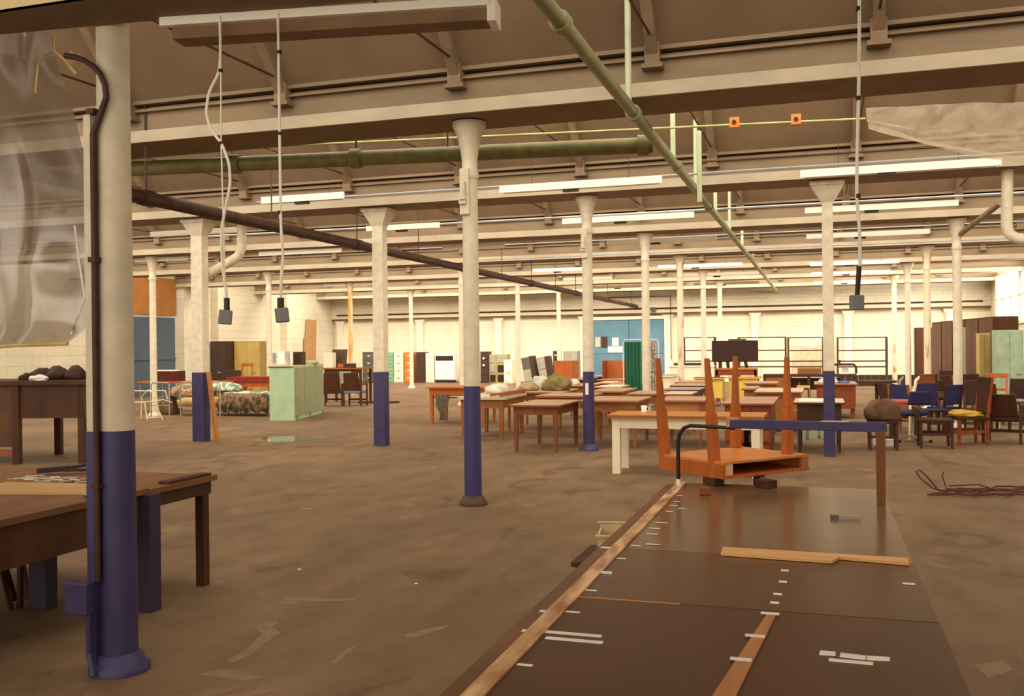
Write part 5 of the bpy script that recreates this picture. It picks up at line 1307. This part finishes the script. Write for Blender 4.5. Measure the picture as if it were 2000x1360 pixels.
# curved pale chair arms
for k, (xx_, yy_, lb) in enumerate(((1788, 800, 'pale curved bentwood arm piece in the middle of the chairs'), (1757, 800, 'grey curved bentwood arm piece left in the chairs'))):
    Yx = 17.3+k*1.4
    P = [atY(xx_-9, 779, Yx), atY(xx_-4, 768, Yx), atY(xx_, 752, Yx), atY(xx_+1, 744, Yx), atY(xx_+8, 736, Yx)]
    lo_ = at(xx_-12, 1, 0)
    P = [Vector((P[0].x-.03, Yx, 0.0))]+P
    tag(MB().tube(P, [.012, .028, .03, .026, .03, .02], 8).build('bentwood_piece', CREAM if k == 0 else GREYL, smooth=True), lb, 'chair part')
# white wire trolley
q = at(1926, 838, 0); t = thing('step_rack', 'small white wire step frame at right among the chairs', 'frame', (q.x, q.y, 0))
MB().tube([(0, 0, 0), (0, 0, .42)], .014, 6).tube([(.22, 0, 0), (.22, 0, .42)], .014, 6).build('upright', PAPER, t)
for z in (.12, .22, .34): MB().tube([(0, 0, z), (.22, 0, z)], .01, 6).build('rung', PAPER, t)
# stool with brown bag
ch_ = chair('small dark chair under the brown bag, right of the dark desk', .93, 15.72, R(0), DKBROWN, DKUPH, .5, .44, style='slat', sh=.45)
blob('brown_bag', .93, 15.68, .455, (.26, .17, .25), BAGC, 'bulging brown and grey bag at the right end of the desks', 'bag', 77, .18)
q = at(1728, 790, .55); t = thing('pink_cushion_stool', 'low stool with pink cushion behind the brown bag', 'stool', (1.35, 17.6, 0)); MB().box(-.2, .25, -.2, .2, .6, .66).build('pink_cushion', PINK, t, bevel=.02)
MB().box(-.19, .24, -.19, .19, .5, .6).build('seat_box', OAK, t)
for x in (-.17, .22):
    for y in (-.17, .17): MB().frus(x, y, 0, .5, .04, .05).build('leg', DKBROWN, t)
# white litter under chairs
q = at(1736, 870, 0); t = thing('white_crate', 'white plastic crate on the floor by the navy swivel chair', 'crate', (q.x-.05, q.y-.05, 0), .2); MB().box(-.16, .16, -.12, .12, 0, .02).box(-.16, -.14, -.12, .12, .02, .1).box(.14, .16, -.12, .12, .02, .1).box(-.14, .14, -.12, -.1, .02, .1).box(-.14, .14, .1, .12, .02, .1).build('crate_wall', PAPER, t)
tag(MB().box(-.11, .11, -.08, .08, 0, .05).build('paper_pile', PAPER, loc=(q.x-.05, q.y-.05, .021), rz=.2), 'loose white papers in the white crate', 'paper')
# round table behind
q = at(1722, 830, 0); t = thing('round_stool', 'round dark pedestal table left of the chairs', 'table', (1.3, 24.0, 0)); MB().lathe([(.45, .7), (.45, .75)], n=24).build('table_top', DKSTEEL, t); MB().tube([(0, 0, .03), (0, 0, .7)], .04, 10).build('pedestal', DKSTEEL, t); MB().lathe([(.25, 0), (.25, .03)], n=20).build('foot', DKSTEEL, t)

# ================================================================== FLOOR MARKS
q = at(560, 858, 0)
poly = []
random.seed(3)
for k in range(22):
    a_ = 2*math.pi*k/22; rr = 1+.22*noise.noise(Vector((math.cos(a_)*1.4, math.sin(a_)*1.4, 2)))
    poly.append((q.x+1.0*.62*rr*math.cos(a_), q.y+.52*rr*math.sin(a_)))
tag(MB().prism(poly, .0005, .003).build('puddle', PUD), 'shallow puddle on the floor reflecting the mint cupboard', 'puddle')
SCUFF = mat('scuffed_floor_patch', (132, 106, 78), .6, .12, 14)
fl_ = [o for o in COL.objects if o.name == 'floor'][0]
for k, pts in enumerate(([(540, 1178), (560, 1168), (600, 1166), (640, 1171), (700, 1169), (690, 1174), (600, 1176), (560, 1184)], [(645, 1296), (660, 1280), (692, 1260), (700, 1262), (676, 1280), (656, 1297)], [(440, 1292), (480, 1270), (510, 1240), (498, 1226), (520, 1214), (545, 1216), (530, 1226), (548, 1236), (520, 1256), (490, 1280), (452, 1296)], [(500, 1160), (522, 1156), (524, 1163), (504, 1165)], [(790, 1240), (850, 1226), (880, 1222), (860, 1232), (800, 1248)], [(390, 1318), (430, 1306), (470, 1312), (520, 1326), (470, 1330), (420, 1322)], [(1900, 1300), (1960, 1290), (1980, 1310), (1930, 1325)])):
    Q = [at(x, y, 0) for x, y in pts]; MB().prism([(p.x, p.y) for p in Q], .0004, .0012).build('floor_scuff', SCUFF, fl_)
for k, (x, y, s_, lb) in enumerate(((585, 1113, .012, 'tiny white scrap on the open floor in front of the work table'), (813, 1141, .01, 'tiny white speck of litter on the near open floor'))):
    p = at(x, y, 0); tag(MB().box(-s_, s_, -s_, s_, 0, .004).build('paper_scrap', PAPER, loc=(p.x, p.y, .0005)), lb, 'litter')
p = at(700, 788, 0); tag(MB().bar((0, 0, .03), (1.2, .3, .03), .1, .05).build('timber_length', DKBROWN, loc=(p.x, p.y, .0)), 'short dark timber lying on the floor left of the square post', 'timber')
p = at(600, 995, 0); tag(MB().box(-.05, .05, -.02, .02, 0, .004).build('paper_scrap', HARDB, loc=(p.x, p.y, .0005), rz=.3), 'flat buff scrap on the floor left of the lone column', 'litter')
